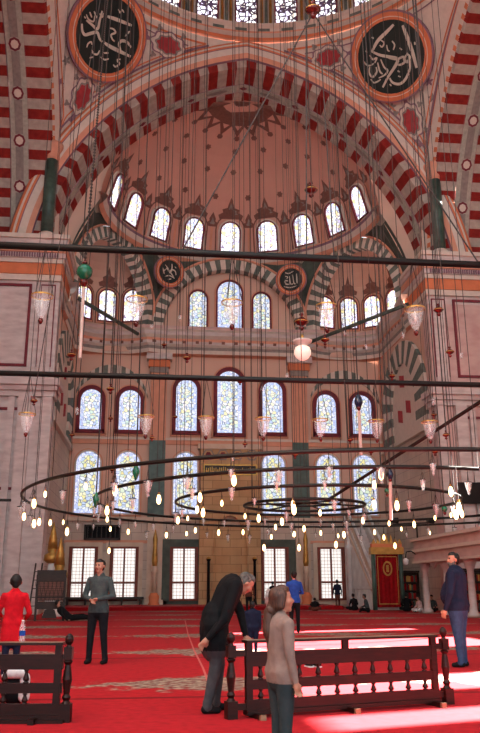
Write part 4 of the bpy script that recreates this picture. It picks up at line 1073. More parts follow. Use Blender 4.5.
def put_lamp(x, y, z, lit, label, group, sc=1.0):
    m, k = (ml, kl) if lit else (mu, ku)
    if not used[lit]:
        used[lit] = True; m.location = (x, y, z); m.scale = (sc,)*3; m['label'] = label; m['group'] = group; return
    dup(m, k, (x, y, z), label, group, rz=rnd.uniform(0, 3), scale=sc)
for (nm, X, Y, R, Z), n, nwr in zip(RINGS, (64, 44, 26, 12), (16, 12, 8, 6)):
    t = empty('lamp_ring', (X, Y, Z), '%s of the four dark iron rings of the low chandelier' % nm, 'chandelier ring', 'iron rings of the chandelier')
    L = [(R*math.cos(2*PI*k/96), R*math.sin(2*PI*k/96), 0) for k in range(96)]
    MB('iron').tube(L, .055, 6, closed=True).build('hoop', t, True)
    if nm == 'innermost':
        MB('iron').tube([(x*.62, y*.62, .12) for x, y, z in L], .04, 6, closed=True).build('inner_hoop', t, True)
        b = MB('iron'); [b.tube([(0, 0, .1), (R*math.cos(a), R*math.sin(a), 0)], .03, 4) for a in [PI*k/3 for k in range(6)]]; b.build('spoke', t)
    for k in range(nwr):
        a = 2*PI*(k+.37)/nwr; p = Vector((X+R*math.cos(a), Y+R*math.sin(a), Z)); q = pr(p+Vector((0, 0, 5)))
        if not -15 < q[0] < 495: continue
        wire(p, 'thin dark wire rising from the %s chandelier ring to the dome' % nm, 'wires of the %s ring' % nm)
    for k in range(n):
        a = 2*PI*(k+.1)/n; p = Vector((X+R*math.cos(a), Y+R*math.sin(a), Z-.03)); q = pr(p)
        if not -5 < q[0] < 485: continue
        lit = rnd.random() < (.42 if p.y > Y else .2)
        dz = -rnd.choice([0, .1, .2, .3])
        if dz: pass
        put_lamp(p.x, p.y, p.z, lit, '%s lamp hanging from the %s chandelier ring' % ('glowing bulb' if lit else 'unlit glass cup', nm), '%s lamps of the %s ring' % ('lit' if lit else 'unlit', nm), .68+abs(dz))
# cross bars that tie the rings and reach the walls
o = MB('iron').tube([(-10.2, 29.2, 4.35), (-16.05, 29.2, 4.35)], .05, 6).build('strut', None, loc=(-10.2, 29.2, 4.35)); tag(o, 'short dark bar running from the outermost ring to the left edge', 'bar')
a = aY(328, 500, 27.2); c = aY(480, 402, 20.5); d_ = (c-a).normalized(); c2 = a+d_*((16.05-a.x)/d_.x) if d_.x > 0 else c
o = MB('iron').tube([a, c2], .06, 6).build('strut', None, loc=a); tag(o, 'long slanting dark bar rising from the innermost ring to the upper right', 'bar')
# ------------------------------------------------------------------ glass cups hung on chains from the tie rods
def big_cup():
    t = empty('glass_pendant', (0, 0, 0), '', 'glass pendant lamp', '')
    cu = MB('cup').lathe([(.27, 0), (.24, -.04), (.21, -.1), (.19, -.3), (.12, -.48), (.1, -.52), (.05, -.6)], n=14, cap=False).build('glass_cup', t, True)
    inn = MB('bulboff').lathe([(.01, -.06), (.035, -.14), (.03, -.3), (.01, -.36)], n=10).build('bulb', t, True)
    st_ = MB('redjewel').lathe([(.05, -.6), (.07, -.66), (.03, -.74)], n=8).build('finial', t, True)
    ri = MB('gold').lathe([(.28, -.02), (.28, .02)], n=14, cap=False).build('rim', cu)
    b = MB('chain'); [b.tube([(.27*math.cos(a), .27*math.sin(a), 0), (0, 0, 1.35)], .012, 3) for a in (0, 2.1, 4.2)]
    ch = b.build('chain', t)
    return t, [(cu, [ri]), (inn, []), (st_, []), (ch, [])]
mt_, kt_ = big_cup(); first = True
for (lst, zr, nm, sc) in ((((42, 'leftmost'), (137, 'second'), (232, 'middle'), (326, 'fourth'), (414, 'rightmost')), ROD1, 'upper', 1.0), (((27, 'leftmost'), (146, 'second'), (206, 'third'), (263, 'fourth'), (320, 'fifth'), (376, 'sixth'), (429, 'rightmost')), ROD2, 'lower', .75)):
    for px, od in lst:
        p = aY(px, 300 if nm == 'upper' else 417, 18.86); lab = 'clear glass cup on three chains under the %s black tie rod, %s' % (nm, od)
        z = zr-1.35*sc
        if first: first = False; mt_.location = (p.x, 18.86, z); mt_['label'] = lab; mt_['group'] = 'glass cups under the tie rods'
        else: dup(mt_, kt_, (p.x, 18.86, z), lab, 'glass cups under the tie rods', scale=sc)
# ------------------------------------------------------------------ red and gold hanging finials
def finial_master():
    t = empty('hanging_finial', (0, 0, 0), '', 'hanging ornament')
    a = MB('redjewel').lathe([(.03, 1.45), (.3, 1.3), (.35, 1.1), (.2, .95), (.12, .85), (.5, .55), (1.0, .15), (1.05, 0), (.8, -.3), (.35, -.55), (.2, -.7), (.42, -.9), (.4, -1.1), (.1, -1.35)], n=14).build('turned_ball', t, True)
    g_ = MB('gold').lathe([(1.06, .08), (1.1, .02), (1.06, -.05)], n=14, cap=False).build('gilt_band', t, True)
    return t, [(a, []), (g_, [])]
mf, kf = finial_master(); first = True
FIN = [(187, 358, 4.5, 19, 'below the lower tie rod, left of the middle window'), (311, 190, 8, 24, 'high in front of the semidome'), (301.5, 322, 8, 24, 'just above the white globe lamp'), (325, 340, 5, 22, 'right of the white globe lamp'),
 (438.5, 310, 6, 20, 'beside the rightmost glass cup'), (450, 352, 5, 18, 'in front of the right pier, above the lower rod'), (392, 376, 4, 22, 'on the lower rod near the striped side arch'), (71.5, 355, 5, 20, 'above the lower rod by the left pier'),
 (34, 401, 4, 17, 'in front of the left pier below the lower rod'), (110.5, 389, 4.5, 21, 'between the two left arched windows, upper'), (110.5, 418.5, 3, 24, 'between the two left arched windows, lower'), (72, 435, 3, 24, 'left of the two left arched windows'),
 (175, 417, 3, 24, 'at the left edge of the left centre window'), (152, 438, 3, 24, 'over the left green pilaster'), (446, 435, 4, 20, 'on the right pier under the lower rod'), (434, 415, 3.5, 22, 'left of the right pier edge'),
 (350, 440, 3.5, 24, 'between the two right arched windows'), (295, 455, 3.5, 24, 'over the right green pilaster'), (245, 444, 3, 24, 'above the mihrab panel'), (435, 452, 3.5, 22, 'just above the rings at the right pier'), (371, 452, 3, 24, 'above the rings near the far right window'),
 (240, 382, 3, 24, 'in front of the middle arched window'), (112, 470, 2.5, 25, 'between the two lower left windows'), (164, 345, 3, 26, 'over the curved cornice left of the lunette'), (313, 10, 10, 18.9, 'large, at the very top where two guy wires meet')]
for px, py, r, Y, lab in FIN:
    p = aY(px, py, Y); sc = r*Y*1.06/778*.85; lab = 'red turned ball hanging %s' % lab
    if first: first = False; mf.location = p; mf.scale = (sc,)*3; mf['label'] = lab; mf['group'] = 'red hanging balls'
    else: dup(mf, kf, p, lab, 'red hanging balls', scale=sc)
    if r < 10: wire(p+Vector((0, 0, 1.4*sc)), 'thin dark wire holding a red turned ball', 'wires of the red balls', .01)
pt = aY(313, 10, 18.9)
wire(pt+Vector((0, 0, .4)), 'dark wire above the large red ball at the top edge', '', .03)
for px, py, nm in ((181, 250, 'left'), (480, 266, 'right')):
    e = aY(px, py, 18.86); e.z = ROD1; s_ = pt+Vector((0, 0, -.1))
    o = MB('chain').tube([s_, e], .022, 5).build('guy_wire', None, loc=s_); tag(o, 'slanting dark guy wire from the top edge down to the upper tie rod, %s one' % nm, 'wire')
e = aY(334, 256, 18.86); e.z = ROD1
for q, (x1, Yq) in enumerate(((318, 19.2), (306, 20.0))):
    s_ = aY(x1, 4, Yq); e2 = Vector((e.x-.0-q*.75, e.y, ROD1))
    o = MB('chain').tube([s_, e2], .02, 5).build('guy_wire', None, loc=s_); tag(o, 'steep dark wire from the large red ball down to the upper rod, %s one' % ('right' if q == 0 else 'left'), 'wire')
# green ball with pale tube
def hung(name, px, py, r, Y, m, label, tube_px=None, prof=None, bead=False):
    p = aY(px, py, Y); sc = r*Y*1.06/778
    t = empty(name, p, label, 'hanging ornament')
    MB(m).lathe([(x*sc, z*sc) for x, z in (prof or [(.15, 1.05), (.6, .85), (.95, .4), (1, 0), (.9, -.45), (.5, -.9), (.2, -1.05)])], n=18).build('coloured_ball', t, True)
    MB('redjewel').lathe([(.2*sc, 1.5*sc), (.35*sc, 1.2*sc), (.15*sc, 1.0*sc)], n=10).build('top_cap', t, True)
    MB('redjewel').lathe([(.3*sc, -.95*sc), (.55*sc, -1.2*sc), (.5*sc, -1.5*sc), (.15*sc, -2.1*sc)], n=12).build('bottom_cap', t, True)
    if tube_px:
        q = aY(tube_px[0], tube_px[1], Y)
        MB('pale').tube([(0, 0, -2*sc), (q.x-p.x, 0, q.z-p.z)], .022*Y/10, 7).build('cord_tassel', t)
    wr = wire(p+Vector((0, 0, 1.4*sc)), 'dark chain holding the %s' % label.split(',')[0].split(' with')[0], '', .018, m='chain', top=aY(110, -30, 27) if bead else None)
    if bead:
        b = MB('chain'); top = dome_top(p.x, p.y); L = 16
        q0 = Vector((0, 0, 0)); dd = (aY(110, -30, 27)-(p+Vector((0, 0, 1.4*sc)))); nb = int(dd.length/.16)
        for k in range(1, nb): c = dd*(k/nb); b.lathe([(.01, -.06), (.045, 0), (.01, .06)], c=tuple(c), n=5)
        b.build('beads', wr)
hung('green_ball_ornament', 84.5, 272, 8, 19.5, 'greenjewel', 'large green glass ball with a long pale cord, hanging left', (80, 358), bead=True)
hung('navy_drop_ornament', 358.5, 402, 4.5, 20, 'navyjewel', 'dark blue glass drop with a pale cord, right of centre', (361, 455), [(.15, 2.0), (.7, 1.0), (.95, .2), (.9, -.3), (.5, -1.2), (.2, -2.0)])
hung('green_drop_ornament', 136, 472, 3.4, 22, 'greenjewel', 'green glass drop in front of the lower left window', None, [(.15, 2.4), (.7, 1.2), (1, .2), (.9, -.4), (.5, -1.6), (.1, -2.4)])
hung('green_drop_ornament', 96, 500, 3, 21, 'greenjewel', 'green glass drop at the left end of the second ring', None, [(.15, 2.4), (.7, 1.2), (1, .2), (.9, -.4), (.5, -1.6), (.1, -2.4)])
hung('navy_drop_ornament', 390, 475, 3.4, 20, 'navyjewel', 'dark blue glass drop beside a lit bulb on the right', (391, 520), [(.15, 2.0), (.7, 1.0), (1, .2), (.9, -.3), (.5, -1.2), (.2, -2.0)])
hung('green_drop_ornament', 387, 491, 2.6, 21, 'greenjewel', 'small green glass drop right below the dark blue one', None)
hung('green_drop_ornament', 444.5, 509, 2.8, 22, 'greenjewel', 'small green glass drop at the right end of the third ring', None)
# white globe lamp
p = aY(302.5, 352, 24)
t = empty('globe_lamp', p, 'round white globe lamp with a pale glass collar hanging in the middle', 'lamp')
MB('globe').lathe([(.1, -.27), (.2, -.2), (.27, -.08), (.28, .02), (.24, .14), (.15, .2)], n=20).build('globe', t, True)
MB('bulboff').lathe([(.15, .2), (.16, .25), (.3, .32), (.33, .38), (.3, .4)], n=20, cap=False).build('collar', t, True)
MB('gold').lathe([(.05, .4), (.08, .5), (.02, .62)], n=10).build('cap', t, True)
# bare extra lit bulbs that hang lower and nearer
for k, (px, py, Y) in enumerate([(115, 491, 21), (107, 511, 23), (34, 504, 24), (34, 524, 27), (67, 532, 28), (270, 0, 0), (234, 481, 19), (200, 498, 22), (203, 513, 24), (294, 510, 20), (381, 475, 18.5), (397, 506, 21), (451, 492, 20), (459, 508, 19), (456, 515, 21), (109, 551, 38), (395, 546, 36), (336, 545, 32), (344, 535, 31), (299, 548, 33), (282, 522, 28), (264, 548, 33)]):
    if Y == 0: continue
    p = aY(px, py, Y); sc = .95
    put_lamp(p.x, p.y, p.z+.58*sc, True, 'large glowing bulb on its own wire among the rings', 'large bulbs among the rings', sc)
    wire(p+Vector((0, 0, .58*sc)), 'thin dark wire holding a large glowing bulb', 'wires of the large bulbs', .009)
# extra long chains seen against the semidome
for k, (px, Y) in enumerate([(77, 20), (128, 26), (152, 27), (180, 26), (203, 28), (233, 21), (262, 25), (287, 22), (319, 21), (345, 27), (366, 24), (403, 22), (433, 20), (461, 22)]):
    p = aY(px, 300+rnd.uniform(0, 170), Y)
    t = wire(p, 'long thin dark chain hanging from the dome with a small glass bead at its end', 'long bare chains', .011, name='hanging_chain')
    q = MB('cup').lathe([(.02, .05), (.06, 0), (.05, -.1), (.01, -.16)], n=8).build('glass_bead', t, True)
# ------------------------------------------------------------------ people
def cap(p0, p1, r0, r1, m, fy=1.0, fx=1.0, g=''): return dict(g=g, p0=Vector(p0), p1=Vector(p1), r0=r0, r1=r1, m=m, fy=fy, fx=fx)
def add_caps(V, Fc, c, seg=12):
    p0, p1 = c['p0'], c['p1']; ax = p1-p0; L = ax.length
    t = ax.normalized() if L > 1e-6 else Vector((0, 0, 1))
    ref = Vector((0, 1, 0)) if abs(t.y) < .9 else Vector((1, 0, 0))
    u = t.cross(ref).normalized(); w = t.cross(u)       # w ~ along the figure's depth for upright parts
    base = len(V); rings = []
    for k in range(5):
        a = -PI/2+PI/2*k/4; rings.append((p0+t*c['r0']*math.sin(a)*min(1, max(c['fx'], c['fy'])), c['r0']*math.cos(a)+1e-4))
    for k in range(5):
        a = PI/2*k/4; rings.append((p1+t*c['r1']*math.sin(a)*min(1, max(c['fx'], c['fy'])), c['r1']*math.cos(a)+1e-4))
    for q, r in rings:
        for j in range(seg): 
            b_ = 2*PI*j/seg; V.append(q+u*math.cos(b_)*r*c['fx']+w*math.sin(b_)*r*c['fy'])
    for k in range(len(rings)-1):
        for j in range(seg): Fc.append((base+k*seg+j, base+k*seg+(j+1) % seg, base+(k+1)*seg+(j+1) % seg, base+(k+1)*seg+j))
    Fc.append(tuple(base+j for j in range(seg))[::-1]); Fc.append(tuple(base+(len(rings)-1)*seg+j for j in range(seg)))
def fused(name, caps, voxel, parent=None, smooth_it=3, hem=None):
    V, Fc = [], []
    for c in caps: add_caps(V, Fc, c)
    me = bpy.data.meshes.new('tmp'); me.from_pydata([tuple(v) for v in V], [], Fc); me.update()
    o = bpy.data.objects.new('tmp', me); C.objects.link(o)
    md = o.modifiers.new('r', 'REMESH'); md.mode = 'VOXEL'; md.voxel_size = voxel; md.use_smooth_shade = True
    ms = o.modifiers.new('s', 'SMOOTH'); ms.iterations = smooth_it; ms.factor = .5
    dg = bpy.context.evaluated_depsgraph_get(); dg.update()
    m2 = bpy.data.meshes.new_from_object(o.evaluated_get(dg)); m2.name = name
    bpy.data.objects.remove(o); bpy.data.meshes.remove(me)
    mats = []
    for c in caps:
        if c['m'] not in mats: mats.append(c['m'])
    m2.materials.clear()
    for k in mats: m2.materials.append(M[k])
    n = len(m2.polygons); cen = np.empty(n*3); m2.polygons.foreach_get('center', cen); cen = cen.reshape(n, 3)
    best = np.full(n, 1e9); idx = np.zeros(n, int)
    for c in caps:
        if hem:
            pass
        p0 = np.array(c['p0']); d = np.array(c['p1'])-p0; L2 = max(1e-9, d@d)
        t = np.clip(((cen-p0)@d)/L2, 0, 1); q = cen-(p0+t[:, None]*d)
        r = (c['r0']+(c['r1']-c['r0'])*t); q2 = q.copy()
        if abs(d[2]) > .5*math.sqrt(L2): q2[:, 1] /= c['fy']; q2[:, 0] /= c['fx']
        dist = np.linalg.norm(q2, axis=1)-r
        mi = np.full(n, mats.index(c['m']))
        if hem and c['g'] in ('leg', 'torso'): mi = np.where(cen[:, 2] > hem[0], mats.index(hem[1]), mats.index(hem[2]))
        better = dist < best; best[better] = dist[better]; idx[better] = mi[better]
    m2.polygons.foreach_set('material_index', idx.astype('int32')); m2.polygons.foreach_set('use_smooth', [True]*n); m2.update()
    ob = bpy.data.objects.new(name, m2); C.objects.link(ob)
    if parent is not None: ob.parent = parent
    return ob
def rot(p, a, ax='X', o=(0, 0, 0)): return Matrix.Rotation(a, 3, ax) @ (Vector(p)-Vector(o))+Vector(o)
def head_caps(c, R, skin, hair, style='short', s=1.0, beard=None):
    """c: centre of the skull; R: 3x3 head rotation; local +y is where the face looks"""
    f = lambda x, y, z: Vector(c)+R @ Vector((x, y, z))*s
    H = []
    A_ = lambda p0, p1, r0, r1, m, fx=1, fy=1: H.append(cap(f(*p0), f(*p1), r0*s, r1*s, m, fy, fx))
    A_((0, -.015, .02), (0, .0, .03), .085, .082, skin); A_((0, .025, -.03), (0, .03, -.06), .066, .05, skin)      # skull, jaw
    A_((0, .055, -.085), (0, .06, -.09), .026, .024, skin)                                                      # chin
    A_((0, .085, .01), (0, .102, -.022), .009, .014, skin)                                                       # nose
    for sx in (-1, 1):
        A_((sx*.036, .074, .022), (sx*.02, .08, .022), .008, .008, 'eye')
        A_((sx*.084, -.005, .0), (sx*.086, -.01, -.025), .018, .012, skin)                                       # ear
        A_((sx*.045, .05, -.02), (sx*.045, .05, -.022), .03, .03, skin)
    A_((-.018, .084, -.052), (.018, .084, -.052), .0075, .0075, 'lip')
    if beard: A_((0, .05, -.09), (0, .05, -.075), .04, .05, beard); A_((-.05, .03, -.06), (-.05, .01, -.03), .03, .02, beard); A_((.05, .03, -.06), (.05, .01, -.03), .03, .02, beard)
    return H
def hair_caps(c, R, hair, style, s=1.0):
    f = lambda x, y, z: Vector(c)+R @ Vector((x, y, z))*s
    H = []
    A_ = lambda p0, p1, r0, r1: H.append(cap(f(*p0), f(*p1), r0*s, r1*s, hair))
    A_((0, -.035, .035), (0, .002, .062), .089, .072); A_((0, -.045, 0), (0, -.05, -.03), .075, .06)
    for sx in (-1, 1): A_((sx*.045, -.02, .03), (sx*.045, -.03, -.01), .05, .042)
    A_((-.03, .025, .097), (.035, .025, .097), .024, .024)
    if style == 'long':
        for sx in (-1, 1): A_((sx*.045, -.01, .04), (sx*.05, -.04, -.05), .05, .042); A_((sx*.03, .045, .09), (sx*.072, .0, .05), .024, .02)
        A_((0, -.06, -.02), (0, -.09, -.1), .07, .045)
        for sx in (-1, 1): A_((sx*.07, .005, .05), (sx*.078, -.02, -.06), .03, .026)
    return H
def hand_caps(w, d, side, skin, s=1.0, curl=.5, up=(0, 1, 0)):
    """w wrist, d direction of the hand, side: thumb direction"""
    d = Vector(d).normalized(); side = Vector(side); side = (side-d*side.dot(d)).normalized(); n = d.cross(side)
    w = Vector(w); H = [cap(w, w+d*.05*s, .026*s, .034*s, skin), cap(w+d*.04*s+side*.018*s, w+d*.075*s+side*.022*s, .02*s, .02*s, skin), cap(w+d*.04*s-side*.018*s, w+d*.07*s-side*.022*s, .02*s, .018*s, skin)]
    for k, L in enumerate((.07, .078, .072, .058)):
        o = w+d*.082*s+side*(.028-.019*k)*s; a = o+d*L*.5*s+side*(.012-.008*k)*s; b_ = a+(d*math.cos(curl*1.6)+n*math.sin(curl*1.6))*L*.5*s
        H += [cap(o, a, .0098*s, .0092*s, skin), cap(a, b_, .0092*s, .0078*s, skin)]
    t0 = w+d*.03*s+side*.03*s; t1 = t0+(d*.6+side*.7).normalized()*.035*s; t2 = t1+(d*.95+side*.1).normalized()*.03*s
    H += [cap(t0, t1, .014*s, .0115*s, skin), cap(t1, t2, .0115*s, .009*s, skin)]
    return H
def person(label, loc, rz, H=1.75, top='black_cotton', legs='black_cotton', shoes='dark', skin='skin', hair='hair', hairstyle='short', build=1.0, lean=0, headyaw=0, headpitch=0,
           arms=None, legpose=None, hem=None, collar=None, voxel=.012, beard=None, belly=0, child=False, coat=0, sleeve=None, headpos=None):
    """figure faces local +y, x is its right-hand... (x>0 = its right when seen from behind)"""
    t = empty('person', loc, label, 'person', rz=rz)
    k = H/1.75; cs = []
    a = lambda p0, p1, r0, r1, m, fx=1, fy=1, g='': cs.append(cap(Vector(p0)*k, Vector(p1)*k, r0*k, r1*k, m, fy, fx, g))
    hipz = .93
    L = lambda p: rot(p, -lean, 'X', (0, 0, hipz))       # lean forward about the hips
    B = build
    lp = legpose or [((-.095, 0, .5), (-.1, -.02, .09)), ((.095, 0, .5), (.1, -.02, .09))]
    for (kn, an), sx in zip(lp, (-1, 1)):
        a((sx*.09*B, -.005, hipz-.03), kn, .098*B, .066*B**.5, legs, g='leg'); a(kn, an, .066*B**.5, .05, legs); a(Vector(an)+Vector((0, 0, .03)), Vector(an)+Vector((0, 0, -.02)), .052, .056, legs)
        a(Vector(an)+Vector((0, -.03, -.045)), Vector(an)+Vector((.0, .12, -.055)), .042, .036, shoes)
    a((-.07*B, -.01, hipz), (.07*B, -.01, hipz), .115*B, .115*B, legs, g='leg')
    # torso
    hz = hipz-.02-coat
    a(L((0, .0, hz+coat)), L((0, .0, 1.12)), .165*B, .158*B, top, 1, .72, 'torso')
    if coat: a((-.03, 0, hipz-coat), (-.02, 0, hipz+.05), .17*B, .16*B, top, 1, .75, 'torso'); a((.03, 0, hipz-coat), (.02, 0, hipz+.05), .17*B, .16*B, top, 1, .75, 'torso')
    a(L((0, -.005, 1.1)), L((0, -.01, 1.32)), .158*B, .17*B, top, 1.0, .7)
    a(L((-.1*B, -.01, 1.38)), L((.1*B, -.01, 1.38)), .088*B, .088*B, top)
    a(L((-.12*B, -.01, 1.405)), L((-.02, -.01, 1.46)), .06, .055, top); a(L((.12*B, -.01, 1.405)), L((.02, -.01, 1.46)), .06, .055, top)
    if belly: a(L((0, .07, 1.08)), L((0, .06, 1.16)), belly, belly*.9, top)
    a(L((0, -.0, 1.45)), L((0, .015, 1.55 if not headpos else 1.46)), .052, .05, skin)
    if collar: a(L((-.03, -.01, 1.475)), L((.03, -.01, 1.475)), .062, .062, collar)
    hc = L((0, .02, 1.64))
    if headpos:
        hc = Vector(headpos); a(L((0, 0, 1.43)), hc+Vector((0, -.04, -.03)), .058, .05, skin)
    hs = 1.0*(1.18 if child else 1.0)
    Rm = Matrix.Rotation(headyaw, 3, 'Z') @ Matrix.Rotation(-(lean*.5+headpitch), 3, 'X')
    sk = sleeve or top
    AR = arms or [((-.25, -.03, 1.13), (-.27, .05, .88)), ((.25, -.03, 1.13), (.27, .05, .88))]
    for (el, wr), sx in zip(AR, (-1, 1)):
        sh = L((sx*.175*B, -.01, 1.40)); el = Vector(el); wr = Vector(wr)
        a(sh, el, .062*B**.5, .05*B**.5, sk); a(el, wr, .048*B**.5, .036, sk)
        d = (wr-el).normalized(); inner = Vector((-sx*.3, 1, 0))
        cs.extend(hand_caps((wr+d*.01)*k, d, inner, skin, k*(1.0 if voxel < .02 else 1.15), .5))
    cs.extend(head_caps(hc*k, Rm, skin, hair, s=k*hs, beard=beard))
    body = fused('body', cs, voxel, t, hem=((hipz-.05-coat-.03)*k, top, legs))
    if hairstyle != 'none':
        hcps = hair_caps(hc*k, Rm, hair, hairstyle, s=k*hs)
        fused('hair', hcps, min(voxel, .012), t)
    return t, hc*k, Rm, k*hs
def heading(fx, fy): return math.atan2(-fx, fy)
RZ = lambda a: math.radians(a)
# 1 man standing left with clasped hands
g = aZ(96, 664)
person('young man in a grey sweater and black trousers standing with clasped hands', (g.x, g.y, 0), heading(-.35, -1), 1.78, 'greygreen_knit', 'black_cotton', 'dark', headyaw=-.15,
       arms=[((-.27, .0, 1.13), (-.07, .2, 1.08)), ((.27, .0, 1.13), (.06, .21, 1.06))], collar='greygreen_knit', voxel=.0105, legpose=[((-.12, .01, .5), (-.15, -.02, .09)), ((.12, .01, .5), (.15, -.02, .09))], build=1.03)
# 2 bending man in the black coat, facing right
g = aZ(214, 712)
person('grey haired man in a black coat bending over the wooden barrier', (g.x, g.y, 0), heading(1, .12), 1.70, 'black_coat', 'grey_twill', 'dark', hair='hairgrey', lean=.46, headpitch=.55, headpos=(0, .37, 1.375), build=1.3, coat=.2,
       arms=[((-.26, .36, 1.06), (-.16, .40, .80)), ((.29, .06, 1.0), (.27, -.12, .80))], collar='black_coat', voxel=.0105, legpose=[((-.09, .07, .5), (-.1, .04, .09)), ((.1, .0, .5), (.12, -.1, .09))])
# 3 girl in the foreground
g = aZ(283, 771)
t, hc, Rm, hs = person('girl with a long brown ponytail in a beige sweatshirt and jeans, nearest the camera', (g.x, g.y, 0), heading(1, .28), 1.285, 'beige_fleece', 'blue_denim', 'white_rubber', hair='hairbrown', hairstyle='long', headyaw=-.22, headpitch=-.06, child=True, build=1.18, coat=.02,
       arms=[((-.24, .02, 1.12), (-.22, .1, .86)), ((.25, -.02, 1.12), (.245, .04, .86))], collar='beige_fleece', voxel=.009)
f = lambda x, y, z: hc+Rm @ Vector((x, y, z))*hs
fused('ponytail', [cap(f(0, -.08, -.02), f(0, -.13, -.1), .045*hs, .04*hs, 'hairbrown'), cap(f(0, -.13, -.1), f(.01, -.15, -.26), .045*hs, .05*hs, 'hairbrown'), cap(f(.01, -.15, -.26), f(.01, -.12, -.42), .05*hs, .018*hs, 'hairbrown')], .01, t)
fused('hair_tie', [cap(f(-.01, -.115, -.085), f(.01, -.115, -.085), .047*hs, .047*hs, 'hairbrown')], .01, t)
# 4 big man on the right
g = aZ(462, 667)
person('heavy man in a navy jacket and jeans standing alone at the right', (g.x, g.y, 0), heading(-.75, .55), 1.86, 'navy_wool', 'denim_dark', 'dark', hair='hair', headyaw=.85, build=1.42, belly=.2, coat=.0, voxel=.0115, beard='hairgrey',
       arms=[((-.36, .0, 1.12), (-.33, .1, .88)), ((.36, -.02, 1.1), (.34, .1, .88))], collar='navy_wool')
# 5 man in the blue shirt seen from behind
g = aZ(295, 633)
person('man in a royal blue shirt and dark trousers seen from behind', (g.x, g.y, 0), heading(.05, 1), 1.74, 'royal_blue', 'dark', 'dark', voxel=.02, headyaw=.3, arms=[((-.26, .03, 1.13), (-.12, .2, 1.12)), ((.26, .03, 1.13), (.12, .2, 1.12))])
# 6 boy in the red jacket at the left
g = aZ(9, 678)
tb, hcb, Rb, hsb = person('boy in a bright red jacket seen from behind at the left edge', (g.x, g.y, 0), heading(-.25, 1), 1.47, 'red_shell', 'navy_wool', 'white_rubber', child=True, build=1.05, coat=.26, voxel=.0125,
       arms=[((-.26, .08, 1.12), (-.2, .28, 1.05)), ((.28, .0, 1.1), (.24, .2, 1.0))], collar='red_shell')
# 7 small child in navy
g = aZ(253, 655)
person('small child in a navy jacket standing just behind the right barrier', (g.x, g.y, 0), heading(.1, 1), 1.0, 'navy_wool', 'navy_wool', 'dark', child=True, build=1.35, voxel=.014)
# far people
def far(px, py, lab, H, top, legs, fx=0, fy=1, hair='hair', **kw):
    z = .2 if kw.pop('step', False) else 0.0
    g = aZ(px, py, z)
    return person(lab, (g.x, g.y, z), heading(fx, fy), H, top, legs, 'dark', hair=hair, voxel=kw.pop('voxel', .03), **kw)
far(249, 614, 'distant person in brown and black standing before the mihrab', 1.72, 'brown_wool', 'dark')
far(338, 609, 'distant man in a dark jacket and brown trousers facing the right ground window', 1.7, 'navy_wool', 'brown_wool')
far(273, 609, 'distant person all in black standing behind the white scarfed child', 1.6, 'dark', 'dark')
t_, hc_, R_, hs_ = far(269, 616, 'child in a pale pink coat with a white headscarf', 1.15, 'pale_pink', 'pale_pink', child=True, hairstyle='none', coat=.3)
fused('headscarf', [cap(hc_+Vector((0, -.02, .03)), hc_+Vector((0, -.03, -.14)), .12, .16, 'white_scarf')], .025, t_)
# seated figures
def seated(px, py, lab, top, legs, rz, H=1.0, lean=.2, hair='hair', z=0.0, loc=None, voxel=.025):
    g = loc or aZ(px, py, z); t = empty('person', (g.x, g.y, z), lab, 'person', rz=rz); k = H
    a = lambda p0, p1, r0, r1, m, fx=1, fy=1: cap(Vector(p0)*k, Vector(p1)*k, r0*k, r1*k, m, fy, fx)
    L = lambda p: rot(p, -lean, 'X', (0, 0, .12))
    cs = [a((-.1, 0, .12), (.1, 0, .12), .12, .12, legs)]
    for sx in (-1, 1):
        cs += [a((sx*.1, 0, .13), (sx*.32, .34, .16), .095, .07, legs), a((sx*.32, .34, .14), (sx*-.02, .4, .07), .065, .045, legs), a((sx*-.02, .4, .06), (sx*-.12, .42, .05), .045, .035, 'dark')]
        sh = L((sx*.17, 0, .58)); cs += [a(sh, (sx*.26, .12, .34), .06, .05, top), a((sx*.26, .12, .34), (sx*.16, .32, .27), .045, .036, top)]
        cs += hand_caps(Vector((sx*.16, .32, .27))*k, (-sx*.3, 1, -.2), (-sx, 0, 0.2), 'skin', k, .4)
    cs += [a(L((0, 0, .16)), L((0, 0, .4)), .155, .16, top, 1, .75), a(L((0, 0, .4)), L((0, 0, .54)), .165, .15, top, 1, .72), a(L((-.1, 0, .57)), L((.1, 0, .57)), .08, .08, top), a(L((0, 0, .62)), L((0, .02, .72)), .05, .05, 'skin')]
    hc = L((0, .03, .82))*k; Rm = Matrix.Rotation(-lean, 3, 'X'); cs += head_caps(hc, Rm, 'skin', hair, s=k)
    fused('body', cs, voxel, t); fused('hair', hair_caps(hc, Rm, hair, 'short', k), .015, t); return t
seated(355, 610.5, 'man in black sitting cross legged, left of the pair by the pulpit stair', 'dark', 'dark', heading(-.3, 1))
seated(368, 612.5, 'man in dark green sitting cross legged, right of the pair by the pulpit stair', 'greygreen_knit', 'dark', heading(-1, .2))
seated(407, 611.5, 'person in black sitting on the floor before the bookcase', 'black_coat', 'black_coat', heading(.3, 1), 1.05)
seated(421, 612.5, 'person in a pale robe sitting beside the tribune column', 'pale_pink', 'white_scarf', heading(-1, -.3), .9)
seated(315, 611, 'person in a dark coat bowed on the carpet right of the mihrab', 'dark', 'brown_wool', heading(.2, 1), .95, lean=.75)
seated(433, 612, 'person in dark green sitting between the tribune columns', 'greygreen_knit', 'dark', heading(-.6, -1), .95)
